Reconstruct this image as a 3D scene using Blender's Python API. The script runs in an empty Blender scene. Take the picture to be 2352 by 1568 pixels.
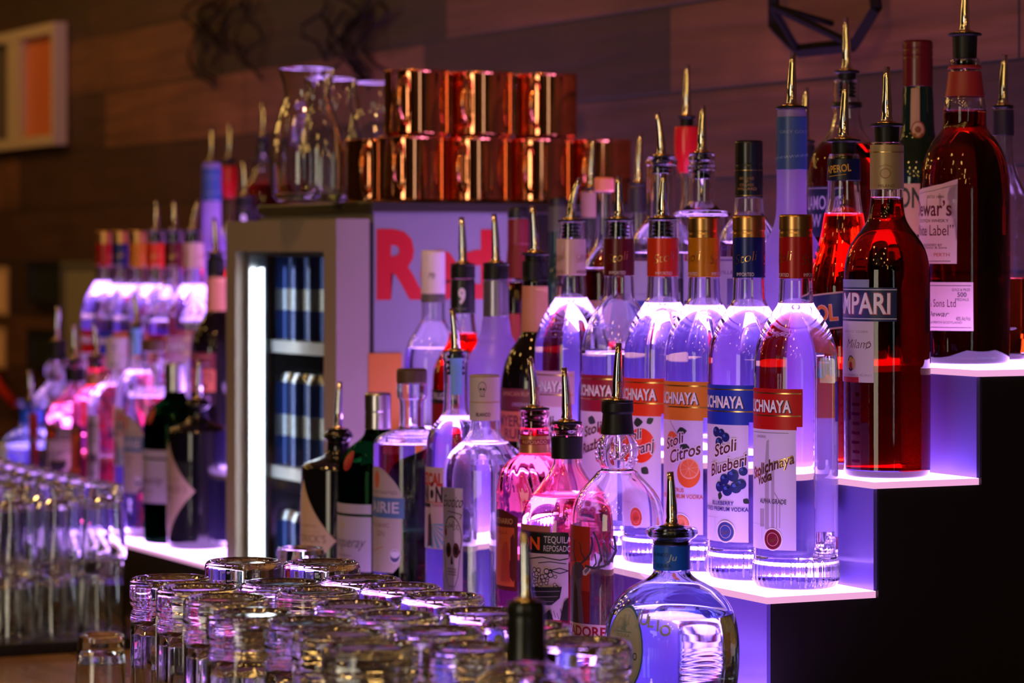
import bpy, bmesh, math, random
from mathutils import Vector, Matrix
random.seed(7)
PI = math.pi
C = bpy.context.scene.collection
SC = bpy.context.scene

# ---------------------------------------------------------------- camera, world, exposure, room lights
EYE = 1.52            # lens height above the floor
F = 6954.0            # focal length in pixels of the 2352 px wide frame
YAW = math.radians(25.9)
CS, SN = math.cos(YAW), math.sin(YAW)
cam_d = bpy.data.cameras.new('camera')
cam = bpy.data.objects.new('camera', cam_d); C.objects.link(cam)
cam.location = (0, 0, EYE)
cam.rotation_euler = (PI/2, 0, PI/2 - YAW)
cam_d.sensor_width = 36.0
cam_d.lens = F/2352*36.0
cam_d.shift_y = -204.0/2352
cam_d.clip_start = 0.05
cam_d.dof.use_dof = True
cam_d.dof.focus_distance = 2.80
cam_d.dof.aperture_fstop = 6.8
SC.camera = cam
w = bpy.data.worlds.new('world'); SC.world = w; w.use_nodes = True
w.node_tree.nodes['Background'].inputs[0].default_value = (0.020, 0.012, 0.008, 1)
w.node_tree.nodes['Background'].inputs[1].default_value = 0.5
vs = SC.view_settings
SC.display_settings.display_device = 'sRGB'
vs.view_transform = 'Standard'; vs.look = 'None'; vs.exposure = 0.0; vs.gamma = 1.0
vs.use_curve_mapping = False
cy = SC.cycles
cy.use_denoising = True
cy.max_bounces = 18; cy.diffuse_bounces = 3; cy.glossy_bounces = 6; cy.transmission_bounces = 16
cy.transparent_max_bounces = 24; cy.sample_clamp_indirect = 12.0; cy.sample_clamp_direct = 0.0
cy.caustics_reflective = False; cy.caustics_refractive = True; cy.blur_glossy = 0.4

def spot(name, loc, target, power, col, angle, size=0.06, blend=0.6):
    l = bpy.data.lights.new(name, 'SPOT'); l.energy = power; l.color = col
    l.spot_size = math.radians(angle); l.spot_blend = blend; l.shadow_soft_size = size
    o = bpy.data.objects.new(name, l); C.objects.link(o); o.location = loc
    d = Vector(target) - Vector(loc)
    o.rotation_euler = d.to_track_quat('-Z', 'Y').to_euler()
    return o
# ceiling spots that graze the timber wall and the mugs
WALL_Y = 1.98
spot('wash_spot', (-2.6, 0.75, 2.85), (-3.9, WALL_Y, 1.75), 36, (1.0, 0.45, 0.16), 70)
spot('wash_spot', (-5.0, 0.65, 2.85), (-6.1, WALL_Y, 1.7), 26, (1.0, 0.40, 0.12), 70)
spot('wash_spot', (-3.2, .45, 2.9), (-3.55, 1.05, 1.0), 85, (1.0, .55, .20), 34)  # unseen spot added to brighten the counter corner and the tumblers
spot('wash_spot', (-1.4, 0.75, 2.85), (-2.3, WALL_Y, 2.1), 3, (1.0, 0.40, 0.25), 70)

# ---------------------------------------------------------------- helpers: measuring
def place(px, Y):
    """point on the line that runs along the bar at distance Y from the lens: (along, Y, depth)"""
    q = (px - 1176)/F
    a = (CS*Y - q*SN*Y)/(SN + q*CS)
    return a, Y, CS*a + SN*Y

# ---------------------------------------------------------------- helpers: materials
MATS = {}
def hexc(h):
    v = [int(h[i:i+2], 16)/255 for i in (0, 2, 4)]
    return tuple(((x/12.92) if x <= .04045 else ((x+.055)/1.055)**2.4) for x in v)
def pm(name, col=(.8,.8,.8), rough=.5, metal=0, spec=.5, emit=None, es=0, coat=0):
    if name in MATS: return MATS[name]
    m = bpy.data.materials.new(name); m.use_nodes = True
    b = m.node_tree.nodes['Principled BSDF']
    if isinstance(col, str): col = hexc(col)
    b.inputs['Base Color'].default_value = (*col, 1)
    b.inputs['Roughness'].default_value = rough
    b.inputs['Metallic'].default_value = metal
    b.inputs['Specular IOR Level'].default_value = spec
    b.inputs['Coat Weight'].default_value = coat
    if emit is not None:
        b.inputs['Emission Color'].default_value = (*emit, 1); b.inputs['Emission Strength'].default_value = es
    MATS[name] = m
    return m
def glass(name, col=(.97,.97,.98), rough=0.0, ior=1.45):
    if name in MATS: return MATS[name]
    m = bpy.data.materials.new(name); m.use_nodes = True; nt = m.node_tree
    nt.nodes.remove(nt.nodes['Principled BSDF'])
    g = nt.nodes.new('ShaderNodeBsdfGlass')
    g.inputs['Color'].default_value = (*col, 1); g.inputs['Roughness'].default_value = rough; g.inputs['IOR'].default_value = ior
    nt.links.new(g.outputs[0], nt.nodes['Material Output'].inputs[0])
    MATS[name] = m
    return m
def tint(name, col):
    """the liquid inside the glass: colours what passes through it"""
    if name in MATS: return MATS[name]
    m = bpy.data.materials.new(name); m.use_nodes = True; nt = m.node_tree
    nt.nodes.remove(nt.nodes['Principled BSDF'])
    g = nt.nodes.new('ShaderNodeBsdfTransparent'); g.inputs['Color'].default_value = (*col, 1)
    nt.links.new(g.outputs[0], nt.nodes['Material Output'].inputs[0])
    MATS[name] = m
    return m
def frosted(name, col, mixf=.55):
    if name in MATS: return MATS[name]
    m = bpy.data.materials.new(name); m.use_nodes = True; nt = m.node_tree
    nt.nodes.remove(nt.nodes['Principled BSDF'])
    t = nt.nodes.new('ShaderNodeBsdfTranslucent'); t.inputs['Color'].default_value = (*col, 1)
    d = nt.nodes.new('ShaderNodeBsdfDiffuse'); d.inputs['Color'].default_value = (*col, 1)
    mx = nt.nodes.new('ShaderNodeMixShader'); mx.inputs[0].default_value = mixf
    nt.links.new(d.outputs[0], mx.inputs[1]); nt.links.new(t.outputs[0], mx.inputs[2])
    gl = nt.nodes.new('ShaderNodeBsdfGlossy'); gl.inputs['Roughness'].default_value = .35
    m2 = nt.nodes.new('ShaderNodeMixShader'); m2.inputs[0].default_value = .06
    nt.links.new(mx.outputs[0], m2.inputs[1]); nt.links.new(gl.outputs[0], m2.inputs[2])
    nt.links.new(m2.outputs[0], nt.nodes['Material Output'].inputs[0])
    MATS[name] = m
    return m
def emis(name, col, strength):
    if name in MATS: return MATS[name]
    m = bpy.data.materials.new(name); m.use_nodes = True; nt = m.node_tree
    nt.nodes.remove(nt.nodes['Principled BSDF'])
    g = nt.nodes.new('ShaderNodeEmission'); g.inputs[0].default_value = (*col, 1); g.inputs[1].default_value = strength
    nt.links.new(g.outputs[0], nt.nodes['Material Output'].inputs[0])
    MATS[name] = m
    return m
def paint(col):
    """printing ink / paper by colour; 'gold' and 'silver' are metal foils"""
    if col == 'gold': return pm('gold_foil', (.80,.48,.18), .28, 1)
    if col == 'silver': return pm('silver_foil', (.75,.74,.72), .3, 1)
    return pm('ink_' + col, col, .42, 0, .4)

def planks(name, c1, c2, c3, bw=1.35, bh=.118, rough=.62, off=(0,0), spec=.3):
    m = bpy.data.materials.new(name); m.use_nodes = True; nt = m.node_tree; b = nt.nodes['Principled BSDF']
    N = nt.nodes.new; L = nt.links.new
    tc = N('ShaderNodeTexCoord'); mp = N('ShaderNodeMapping'); L(tc.outputs['Object'], mp.inputs[0])
    mp.inputs['Location'].default_value = (off[0], off[1], 0)
    br = N('ShaderNodeTexBrick'); L(mp.outputs[0], br.inputs[0])
    br.offset = .43; br.offset_frequency = 2; br.squash = .7; br.squash_frequency = 3
    br.inputs['Color1'].default_value = (0,0,0,1); br.inputs['Color2'].default_value = (1,1,1,1); br.inputs['Mortar'].default_value = (0,0,0,1)
    br.inputs['Scale'].default_value = 1; br.inputs['Mortar Size'].default_value = .0022; br.inputs['Mortar Smooth'].default_value = .2
    br.inputs['Brick Width'].default_value = bw; br.inputs['Row Height'].default_value = bh
    cr = N('ShaderNodeValToRGB'); L(br.outputs['Color'], cr.inputs[0])
    e = cr.color_ramp.elements; e[0].color = (*c1,1); e[1].color = (*c3,1); k = cr.color_ramp.elements.new(.55); k.color = (*c2,1)
    mp2 = N('ShaderNodeMapping'); L(tc.outputs['Object'], mp2.inputs[0]); mp2.inputs['Scale'].default_value = (2.2, 34, 1)
    no = N('ShaderNodeTexNoise'); L(mp2.outputs[0], no.inputs[0]); no.inputs['Scale'].default_value = 1.6; no.inputs['Detail'].default_value = 6
    no2 = N('ShaderNodeTexNoise'); L(tc.outputs['Object'], no2.inputs[0]); no2.inputs['Scale'].default_value = 5
    mr = N('ShaderNodeMapRange'); L(no.outputs[0], mr.inputs[0]); mr.inputs[1].default_value = .3; mr.inputs[2].default_value = .75; mr.inputs[3].default_value = .62; mr.inputs[4].default_value = 1.25
    mr2 = N('ShaderNodeMapRange'); L(no2.outputs[0], mr2.inputs[0]); mr2.inputs[1].default_value = .3; mr2.inputs[2].default_value = .7; mr2.inputs[3].default_value = .75; mr2.inputs[4].default_value = 1.15
    # knots
    vo = N('ShaderNodeTexVoronoi'); L(tc.outputs['Object'], vo.inputs[0]); vo.inputs['Scale'].default_value = 2.6
    kn = N('ShaderNodeMapRange'); L(vo.outputs['Distance'], kn.inputs[0]); kn.inputs[1].default_value = .02; kn.inputs[2].default_value = .075; kn.inputs[3].default_value = .25; kn.inputs[4].default_value = 1
    def mul(a, c):
        x = N('ShaderNodeMix'); x.data_type = 'RGBA'; x.blend_type = 'MULTIPLY'; x.inputs[0].default_value = 1
        L(a, x.inputs[6]); L(c, x.inputs[7]); return x.outputs[2]
    col = mul(mul(mul(cr.outputs[0], mr.outputs[0]), mr2.outputs[0]), kn.outputs[0])
    mx = N('ShaderNodeMix'); mx.data_type = 'RGBA'; L(br.outputs['Fac'], mx.inputs[0]); L(col, mx.inputs[6]); mx.inputs[7].default_value = (.004,.003,.002,1)
    L(mx.outputs[2], b.inputs['Base Color']); b.inputs['Roughness'].default_value = rough; b.inputs['Specular IOR Level'].default_value = spec
    bp = N('ShaderNodeBump'); bp.inputs['Strength'].default_value = .5; bp.inputs['Distance'].default_value = .004
    ad = N('ShaderNodeMath'); ad.operation = 'SUBTRACT'; L(no.outputs[0], ad.inputs[0]); L(br.outputs['Fac'], ad.inputs[1])
    L(ad.outputs[0], bp.inputs['Height']); L(bp.outputs[0], b.inputs['Normal'])
    MATS[name] = m
    return m

# ---------------------------------------------------------------- helpers: geometry
def new_obj(name, bm, mats, parent=None, loc=(0,0,0), rotz=0, smooth=False):
    me = bpy.data.meshes.new(name); bm.to_mesh(me); bm.free()
    if not isinstance(mats, (list, tuple)): mats = [mats]
    for m in mats: me.materials.append(m)
    if smooth: me.polygons.foreach_set('use_smooth', [True]*len(me.polygons))
    o = bpy.data.objects.new(name, me); C.objects.link(o)
    o.location = loc; o.rotation_euler = (0, 0, rotz)
    if parent is not None: o.parent = parent
    return o
def tag(o, label, cat, group=None, kind=None):
    if label: o['label'] = label
    if cat: o['category'] = cat
    if group: o['group'] = group
    if kind: o['kind'] = kind
    return o
def empty(name, loc, label, cat, group=None, rotz=0):
    o = bpy.data.objects.new(name, None); C.objects.link(o); o.location = loc; o.rotation_euler = (0,0,rotz)
    o.empty_display_size = .02
    return tag(o, label, cat, group)
def copy_tree(root, loc, rotz=None, label=None, group=None):
    kids = {}
    for o in ALLOBJ(): 
        if o.parent: kids.setdefault(o.parent.name, []).append(o)
    def rec(o, par):
        c = o.copy(); C.objects.link(c)
        if par is not None: c.parent = par
        for ch in kids.get(o.name, []): rec(ch, c)
        return c
    r = rec(root, None); r.location = loc
    if rotz is not None: r.rotation_euler = (0, 0, rotz)
    if label: r['label'] = label
    if group: r['group'] = group
    elif group == '' and 'group' in r: del r['group']
    return r
def ALLOBJ(): return list(C.objects)
def box(bm, x0, x1, y0, y1, z0, z1, mi=0, bev=0):
    vs_ = [bm.verts.new(p) for p in ((x0,y0,z0),(x1,y0,z0),(x1,y1,z0),(x0,y1,z0),(x0,y0,z1),(x1,y0,z1),(x1,y1,z1),(x0,y1,z1))]
    fs = []
    for q in ((3,2,1,0),(4,5,6,7),(0,1,5,4),(1,2,6,5),(2,3,7,6),(3,0,4,7)):
        f = bm.faces.new([vs_[k] for k in q]); f.material_index = mi; fs.append(f)
    if bev:
        es = list({e for f in fs for e in f.edges})
        bmesh.ops.bevel(bm, geom=es, offset=bev, segments=2, affect='EDGES', profile=.5)
    return fs
def BM(): return bmesh.new()
def lathe(bm, prof, seg=40, mi=0, mod=None, cx=0, cy=0, sq=1.0, a0=0.0):
    """rings of (r, z) about the z axis; r<=1e-6 makes a pole. mod(i, theta) scales r, may return (scale, dz)"""
    rings = []; pp = []
    for i, p in enumerate(prof):                 # extra loops beside corners keep the long faces' shading flat
        if i and math.dist(prof[i-1], p) > .004:
            a = prof[i-1]; L_ = math.dist(a, p); e = .0006/L_
            for t_ in (e, 1-e): 
                q_ = (a[0]+(p[0]-a[0])*t_, a[1]+(p[1]-a[1])*t_)
                if q_[0] > .0008: pp.append((i-1, q_))
        pp.append((i, p))
    for i, (r, z) in pp:
        if r <= 1e-6: rings.append([bm.verts.new((cx, cy, z))]); continue
        ring = []
        for j in range(seg):
            t = 2*PI*j/seg + a0; k = 1.0; dz = 0
            if mod:
                q = mod(i, t, r, z)
                if isinstance(q, tuple): k, dz = q
                else: k = q
            ring.append(bm.verts.new((cx + r*k*math.sin(t), cy - r*k*math.cos(t)*sq, z + dz)))
        rings.append(ring)
    for A, B in zip(rings, rings[1:]):
        for j in range(seg):
            j2 = (j+1) % seg
            if len(A) == 1 and len(B) == 1: break
            if len(A) == 1: f = bm.faces.new((A[0], B[j2], B[j]))
            elif len(B) == 1: f = bm.faces.new((A[j], A[j2], B[0]))
            else: f = bm.faces.new((A[j], A[j2], B[j2], B[j]))
            f.material_index = mi
    return rings
def tube(bm, pts, rad, seg=10, mi=0, cap=True):
    rs = rad if isinstance(rad, (list, tuple)) else [rad]*len(pts)
    pts = [Vector(p) for p in pts]; rings = []
    for i, p in enumerate(pts):
        d = (pts[min(i+1, len(pts)-1)] - pts[max(i-1, 0)]).normalized()
        up = Vector((0,0,1)) if abs(d.z) < .9 else Vector((1,0,0))
        u = d.cross(up).normalized(); v = d.cross(u).normalized()
        rings.append([bm.verts.new(p + (u*math.cos(2*PI*j/seg) + v*math.sin(2*PI*j/seg))*rs[i]) for j in range(seg)])
    for A, B in zip(rings, rings[1:]):
        for j in range(seg):
            f = bm.faces.new((A[j], B[j], B[(j+1) % seg], A[(j+1) % seg])); f.material_index = mi
    if cap:
        for r_, fl in ((rings[0], 0), (rings[-1], 1)):
            f = bm.faces.new(r_ if fl else r_[::-1]); f.material_index = mi
def chaikin(p, n=2):
    for _ in range(n):
        q = [p[0]]
        for a, b in zip(p, p[1:]):
            if math.dist(a, b) < .0012: q += [a, b]; continue
            q.append((a[0]*.75+b[0]*.25, a[1]*.75+b[1]*.25)); q.append((a[0]*.25+b[0]*.75, a[1]*.25+b[1]*.75))
        q.append(p[-1]); p = q
    out = [p[0]]
    for a in p[1:]:
        if math.dist(a, out[-1]) > 1e-5: out.append(a)
    return out

# ---------------------------------------------------------------- lettering
_tc = {}
def text_flat(s, bold=0.0):
    key = (s, bold)
    if key not in _tc:
        cu = bpy.data.curves.new('lettering', 'FONT'); cu.body = s; cu.size = 1; cu.resolution_u = 3
        cu.offset = bold; cu.align_x = 'LEFT'
        o = bpy.data.objects.new('lettering', cu)
        me = bpy.data.meshes.new_from_object(o)
        vs_ = [tuple(v.co) for v in me.vertices]; fs = [tuple(p.vertices) for p in me.polygons]
        bpy.data.objects.remove(o); bpy.data.curves.remove(cu); bpy.data.meshes.remove(me)
        _tc[key] = (vs_, fs)
    return _tc[key]
CAPH = None
def add_text(bm, s, u, v, h, width=None, bold=0.0, shear=0.0, rot=0.0, align='C', mi=0):
    """flat lettering in bm (x = u, y = v): cap height h, optional total width"""
    global CAPH
    if CAPH is None: CAPH = max(c[1] for c in text_flat('H')[0])
    vs_, fs = text_flat(s, bold)
    if not vs_: return
    x0 = min(c[0] for c in vs_); x1 = max(c[0] for c in vs_)
    k = h/CAPH; kx = k if width is None else width/(x1-x0)
    W = (x1-x0)*kx
    sh = {'L': 0, 'C': -W/2, 'R': -W}[align]
    cr, sr = math.cos(rot), math.sin(rot); out = []
    for c in vs_:
        x = (c[0]-x0)*kx + sh; y = c[1]*k; x += shear*y
        out.append(bm.verts.new((u + x*cr - y*sr, v + x*sr + y*cr, 0)))
    for f in fs:
        try:
            nf = bm.faces.new([out[i] for i in f]); nf.material_index = mi
        except ValueError: pass
def stroke(bm, pts, w, mi=0):
    for a, b in zip(pts, pts[1:]):
        d = Vector((b[0]-a[0], b[1]-a[1])); 
        if d.length < 1e-7: continue
        n = Vector((-d.y, d.x)).normalized()*w/2; e = d.normalized()*w*.25
        q = [(a[0]-e.x+n.x, a[1]-e.y+n.y), (a[0]-e.x-n.x, a[1]-e.y-n.y), (b[0]+e.x-n.x, b[1]+e.y-n.y), (b[0]+e.x+n.x, b[1]+e.y+n.y)]
        f = bm.faces.new([bm.verts.new((x, y, 0)) for x, y in q]); f.material_index = mi
def wrap_layer(dst, flat, R, eps, mi, step, rot0=0.0, Rref=None, sq=1.0):
    """cut the flat drawing into narrow strips and lay it on the round body; R(v) is the radius at height v"""
    us = [v.co.x for v in flat.verts]
    if not us: flat.free(); return
    vv = [v.co.y for v in flat.verts]
    k = math.ceil(min(us)/step)
    while k*step < max(us):
        bmesh.ops.bisect_plane(flat, geom=flat.verts[:]+flat.edges[:]+flat.faces[:], plane_co=(k*step,0,0), plane_no=(1,0,0)); k += 1
    if Rref and max(vv)-min(vv) > .004 and abs(R(min(vv))-R(max(vv))) > .0004:
        k = math.ceil(min(vv)/.004)
        while k*.004 < max(vv):
            bmesh.ops.bisect_plane(flat, geom=flat.verts[:]+flat.edges[:]+flat.faces[:], plane_co=(0,k*.004,0), plane_no=(0,1,0)); k += 1
    mp = {}
    for v in flat.verts:
        r = R(v.co.y); th = v.co.x/(Rref or r) + rot0
        mp[v] = dst.verts.new(((r+eps)*math.sin(th), -(r+eps)*math.cos(th)*sq, v.co.y))
    for f in flat.faces:
        nf = dst.faces.new([mp[v] for v in f.verts]); nf.material_index = mi
        nf.normal_update()
        c = nf.calc_center_median()
        if nf.normal.x*c.x + nf.normal.y*c.y < 0: nf.normal_flip()
    flat.free()

class Bottle:
    """one bottle: profile given as (half width, y) pairs measured at its own distance, top to bottom"""
    def __init__(s, name, label, cat, px, Y, tier, prof, gmat, liq_y=None, liq=None, neck_t=.0026, seg=44,
                 mod=None, group=None, rotz=0, sm=2, punt=.006, along=None):
        s.a, s.Y, s.zc = place(px, Y)
        s.k = s.zc/F; s.tier = tier
        s.root = empty(name, (-s.a, s.Y, EYE+tier+.0004), label, cat, group, rotz)
        s.view = math.atan2(s.a, s.Y) - rotz     # where the label front lies from the lens' line
        pts = [(h*s.k, s.h(y)) for h, y in prof][::-1]
        rb = pts[0][0]
        pts = [p for p in pts if p[1] > .006]
        body = chaikin([(rb, .005)] + pts, sm)
        s.outer = body; s.top = body[-1][1]
        prof_out = [(0, .0025), (rb*.55, .0022), (rb-.006, 0), (rb-.003, .0002), (rb-.0008, .002)] + body + [(0, s.top)]
        bm = BM(); lathe(bm, prof_out, seg, mod=mod)
        ly = s.h(liq_y) if liq_y else None
        s.ly = ly
        if gmat is not None and ly is not None:
            inner = [(max(r-neck_t, .004), z) for r, z in body if z > ly+.001 and z < s.top-.001]
            r0 = s.R(ly)-neck_t
            cav = [(0, ly), (r0*.97, ly), (r0, ly+.0006)] + inner + [(inner[-1][0], s.top-.0008), (0, s.top-.0008)]
            lathe(bm, cav[::-1], seg)
            g = new_obj('glass_body', bm, gmat, s.root, smooth=True)
            if liq is not None:
                bm = BM(); inn = [(max(r-.003, .003), z) for r, z in body if .008 < z < ly-.0015]
                lathe(bm, [(0,.007), (rb-.006,.0072)] + inn + [(max(s.R(ly)-.0035, .003), ly-.0006), (0, ly-.0006)], 28)
                new_obj('liquid', bm, liq, s.root, smooth=True)
        else:
            g = new_obj('glass_body', bm, gmat, s.root, smooth=True)
        s.g = g
    def h(s, y): return EYE - (y-580)*s.k - EYE - s.tier
    def R(s, z):
        p = s.outer
        if z <= p[0][1]: return p[0][0]
        for a, b in zip(p, p[1:]):
            if a[1] <= z <= b[1]:
                t = (z-a[1])/max(b[1]-a[1], 1e-9); return a[0]+(b[0]-a[0])*t
        return p[-1][0]
    def wrap(s, name, y0, y1, mat, t=.0006, extra=None, mod=None, seg=44):
        """foil, ring or sleeve around the neck from y0 (top) to y1"""
        z0, z1 = s.h(y1), s.h(y0)
        n = max(2, int((z1-z0)/.004)); bm = BM()
        zs = [z0+(z1-z0)*i/n for i in range(n+1)]
        out = [(s.R(z)+t, z) for z in zs]
        pr = [(s.R(z0)+.00005, z0)] + out + [(s.R(z1)+.00005, z1)]
        if extra == 'cap': pr = [(s.R(z0)+.00005, z0)] + out[:-1] + [(out[-1][0], z1-.0006), (out[-1][0]-.0008, z1), (0, z1+.0002)]
        lathe(bm, pr, seg, mod=mod)
        return new_obj(name, bm, mat, s.root, smooth=True)
    def cap(s, name, prof, mat, ribs=0, ribz=None, seg=None):
        """closed cap; prof (half, y) top to bottom"""
        pts = [(h*s.k, s.h(y)) for h, y in prof][::-1]
        seg = seg or (ribs*2 if ribs else 44)
        zz = ribz and (s.h(ribz[1]), s.h(ribz[0]))
        def mod(i, t, r, z):
            if ribs and (zz is None or zz[0] < z < zz[1]): return 1 + .018*math.cos(ribs*t)
            return 1
        bm = BM(); lathe(bm, [(pts[0][0]-.0012, pts[0][1])] + pts + [(pts[-1][0]-.001, pts[-1][1]+.0006), (0, pts[-1][1]+.0006)], seg, mod=mod)
        return new_obj(name, bm, mat, s.root, smooth=True)
    def u(s, px_off, half):
        """arc distance (m) from the label front of a point px_off from the axis as seen from the lens"""
        return (s.view + math.asin(max(-1, min(1, px_off/half))))*half*s.k
    def label(s, name, ops, Rref=None, rot0=0.0, step=.0016, lab=None, rad=None):
        """ops in mm across and photo y down; ink colours become material slots of one paper mesh"""
        cols = []; bm = BM(); H = s.h; k = s.k
        for n, op in enumerate(ops):
            kind = op[0]; col = op[1]
            if col not in cols: cols.append(col)
            mi = cols.index(col); fl = BM()
            if kind == 'rect':
                _, _, u0, u1, y0, y1 = op[:6]
                r_ = [(u0*.001, H(y1)), (u1*.001, H(y1)), (u1*.001, H(y0)), (u0*.001, H(y0))]
                fl.faces.new([fl.verts.new((x, y, 0)) for x, y in r_])
            elif kind == 'poly':
                fl.faces.new([fl.verts.new((x*.001, H(y), 0)) for x, y in op[2]])
                bmesh.ops.triangulate(fl, faces=fl.faces[:])
            elif kind == 'ell':
                _, _, u_, y_, ru, ry = op[:6]; r_ = op[6] if len(op) > 6 else 0
                pts = []
                for i in range(28):
                    t = 2*PI*i/28; x = ru*.001*math.cos(t); y = ry*k*math.sin(t)
                    pts.append((u_*.001 + x*math.cos(r_)-y*math.sin(r_), H(y_) + x*math.sin(r_)+y*math.cos(r_)))
                fl.faces.new([fl.verts.new((x, y, 0)) for x, y in pts])
            elif kind == 'line':
                stroke(fl, [(x*.001, H(y)) for x, y in op[2]], op[3]*.001)
            elif kind == 'text':
                o = dict(op[6]) if len(op) > 6 else {}
                if 'width' in o: o['width'] *= .001
                add_text(fl, op[2], op[3]*.001, H(op[4]), op[5]*k, **o)
            if kind != 'line' and kind != 'text': bmesh.ops.recalc_face_normals(fl, faces=fl.faces[:])
            wrap_layer(bm, fl, s.R if rad is None else (lambda z: rad*k), ((.0011 if name in ('foil_print','wrap_print','sleeve_print','band_print') else .0003) + .000016*n), mi, step, rot0, Rref)
        o = new_obj(name, bm, [paint(c) for c in cols], s.root)
        if lab: o['label'] = lab
        return o
    def pourer(s, yc, ytip, half=None, lean=0.0, collar=True, plug_to=None, rubber=None, wide=0, top_y=None):
        """steel speed pourer: rubber plug with flange, ring coloured gold for its warm reflection, leaning spout (a part with its spout below it)"""
        rub = rubber or pm('black_rubber', (.006,.006,.007), .42, 0, .3)
        zc = s.h(yc); rn = (half or 0)*s.k or s.R(s.top)
        bm = BM()
        pr = [(0, s.top+.0002), (rn*.75, s.top+.0002), (rn*.8, zc-.0035), (rn+.001, zc-.0030), (rn+.0012, zc-.0010), (rn*.85, zc), (0, zc)]
        if s.top+.0002 > zc-.0036: pr = [(0, s.top+.0002), (rn+.0008, s.top+.0002), (rn+.0010, zc-.0008), (rn*.85, zc), (0, zc)]
        lathe(bm, pr, 32)
        if plug_to is not None:                      # the finned stopper inside the neck
            zb = s.h(plug_to); n = 4; pl = [(0, zb)]; ri = max(s.R(s.top)-.0032, .006)
            for i in range(n):
                z0 = zb + (s.top-.0015-zb)*i/n; z1 = zb + (s.top-.0015-zb)*(i+.55)/n
                pl += [(ri*.72, z0), (ri*.97, z0+.0008), (ri*.97, z1), (ri*.72, z1+.0006)]
            pl += [(ri*.7, s.top-.0014), (0, s.top-.0014)]
            lathe(bm, pl, 28)
        p = new_obj('pourer', bm, rub, s.root, smooth=True)
        bm = BM(); L_ = s.h(ytip)-zc
        br = pm('gold_toned_metal', (.85,.55,.22), .18, 1)  # gold tone put in for the warm reflection on the ring
        lathe(bm, [(rn*.62, zc), (rn*.62, zc+.0012), (rn*.5, zc+.0019), (rn*.34, zc+.0022), (0, zc+.0022)], 28, mi=1)
        n = 9; pts = []; rs = []
        prof = [(.0, .0052), (.05, .0056), (.12, .0047), (.22, .0050), (.4, .0046), (.6, .0040), (.8, .0034), (1, .0029)]
        ld = Vector((SN, CS, 0))*lean
        for t, r in prof:
            pts.append((ld.x*L_*t*t, ld.y*L_*t*t, zc+.0015+L_*t)); rs.append(r)
        pts.append((ld.x*L_, ld.y*L_, zc+.0012+L_)); rs.append(.0020)
        tube(bm, pts, rs, 14)
        tube(bm, [(.0052, -.002, zc+.001), (.0058, -.002, zc+.010), (.004, -.0015, zc+.016), (.002, -.001, zc+.020)], [.0018,.0020,.0016,.0009], 8)
        new_obj('spout', bm, [pm('polished_steel', (.72,.70,.66), .09, 1), br], p, smooth=True)
        if plug_to is not None:
            bm = BM(); tube(bm, [(0,0,s.h(plug_to)+.001), (.0, 0, s.h(plug_to)-.020)], .0016, 8)
            new_obj('breather_tube', bm, MATS['polished_steel'], p, smooth=True)
        return p

# ---------------------------------------------------------------- the setting
ZD, ZC, ZB, ZA = -.416, -.314, -.213, -.111       # the four lit steps, from the lens height
CT = -.52                                        # top of the back-bar counter
CTZ = EYE + CT
def struct(name, bm, m, loc=(0,0,0)):
    o = new_obj(name, bm, m, loc=loc); o['kind'] = 'structure'; return o
X0, X1, Y0 = -9.2, 3.6, -3.6
bm = BM(); box(bm, X0-.1, X1+.1, Y0-.1, WALL_Y+.1, -.1, 0); struct('floor', bm, planks('floor_boards', (.03,.02,.012), (.05,.03,.02), (.08,.05,.03), 1.6, .14))
bm = BM(); box(bm, X0-.1, X1+.1, Y0-.1, WALL_Y+.1, 3.0, 3.1); struct('ceiling', bm, planks('ceiling_boards', (.16,.09,.05), (.22,.13,.07), (.30,.18,.10), 1.8, .15))
# timber wall: a slab standing upright, its boards drawn along local x / y
bm = BM(); box(bm, X0, X1, 0, 3.0, -.1, 0)
o = struct('wall_back', bm, planks('reclaimed_boards', (.026,.011,.006), (.064,.024,.011), (.17,.066,.028), 1.15, .118, off=(.37,.035)), (0, WALL_Y, 0))
o.rotation_euler = (PI/2, 0, 0)
bm = BM(); box(bm, X0-.1, X0, Y0-.1, WALL_Y+.1, 0, 3.0); struct('wall_left', bm, pm('dark_plaster', (.05,.035,.028), .8))
bm = BM(); box(bm, X1, X1+.1, Y0-.1, WALL_Y+.1, 0, 3.0); struct('wall_right', bm, MATS['dark_plaster'])
bm = BM(); box(bm, X0-.1, X1+.1, Y0-.1, Y0, 0, 3.0); struct('wall_front', bm, MATS['dark_plaster'])
# street windows behind the lens: the daylight that streaks mugs, spouts and bottles
day = emis('daylight_pane', (1.0, .86, .62), 5.0)
day2 = emis('daylight_pane_pale', (.85, .95, 1.0), 2.8)
fr = pm('window_frame_paint', (.03,.025,.02), .5)
def window(n, x0, x1, z0, z1, y=None, x=None, y0=None, y1=None, pane=day, mull=1):
    bm = BM()
    if y is not None:
        box(bm, x0-.06, x1+.06, y, y+.05, z0-.06, z0); box(bm, x0-.06, x1+.06, y, y+.05, z1, z1+.06)
        for i in range(mull+1):
            xx = x0 + (x1-x0)*i/mull; box(bm, xx-.04, xx+.04, y, y+.05, z0, z1)
        box(bm, x0, x1, y+.005, y+.012, z0, z1, 1)
    else:
        box(bm, x-.05, x, y0-.06, y1+.06, z0-.06, z0); box(bm, x-.05, x, y0-.06, y1+.06, z1, z1+.06)
        for i in range(mull+1):
            yy = y0 + (y1-y0)*i/mull; box(bm, x-.05, x, yy-.05, yy+.05, z0, z1)
        box(bm, x-.012, x-.005, y0, y1, z0, z1, 1)
    struct('window_%d' % n, bm, [fr, pane])
window(1, -.35, 1.15, .5, 2.6, y=Y0)
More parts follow.
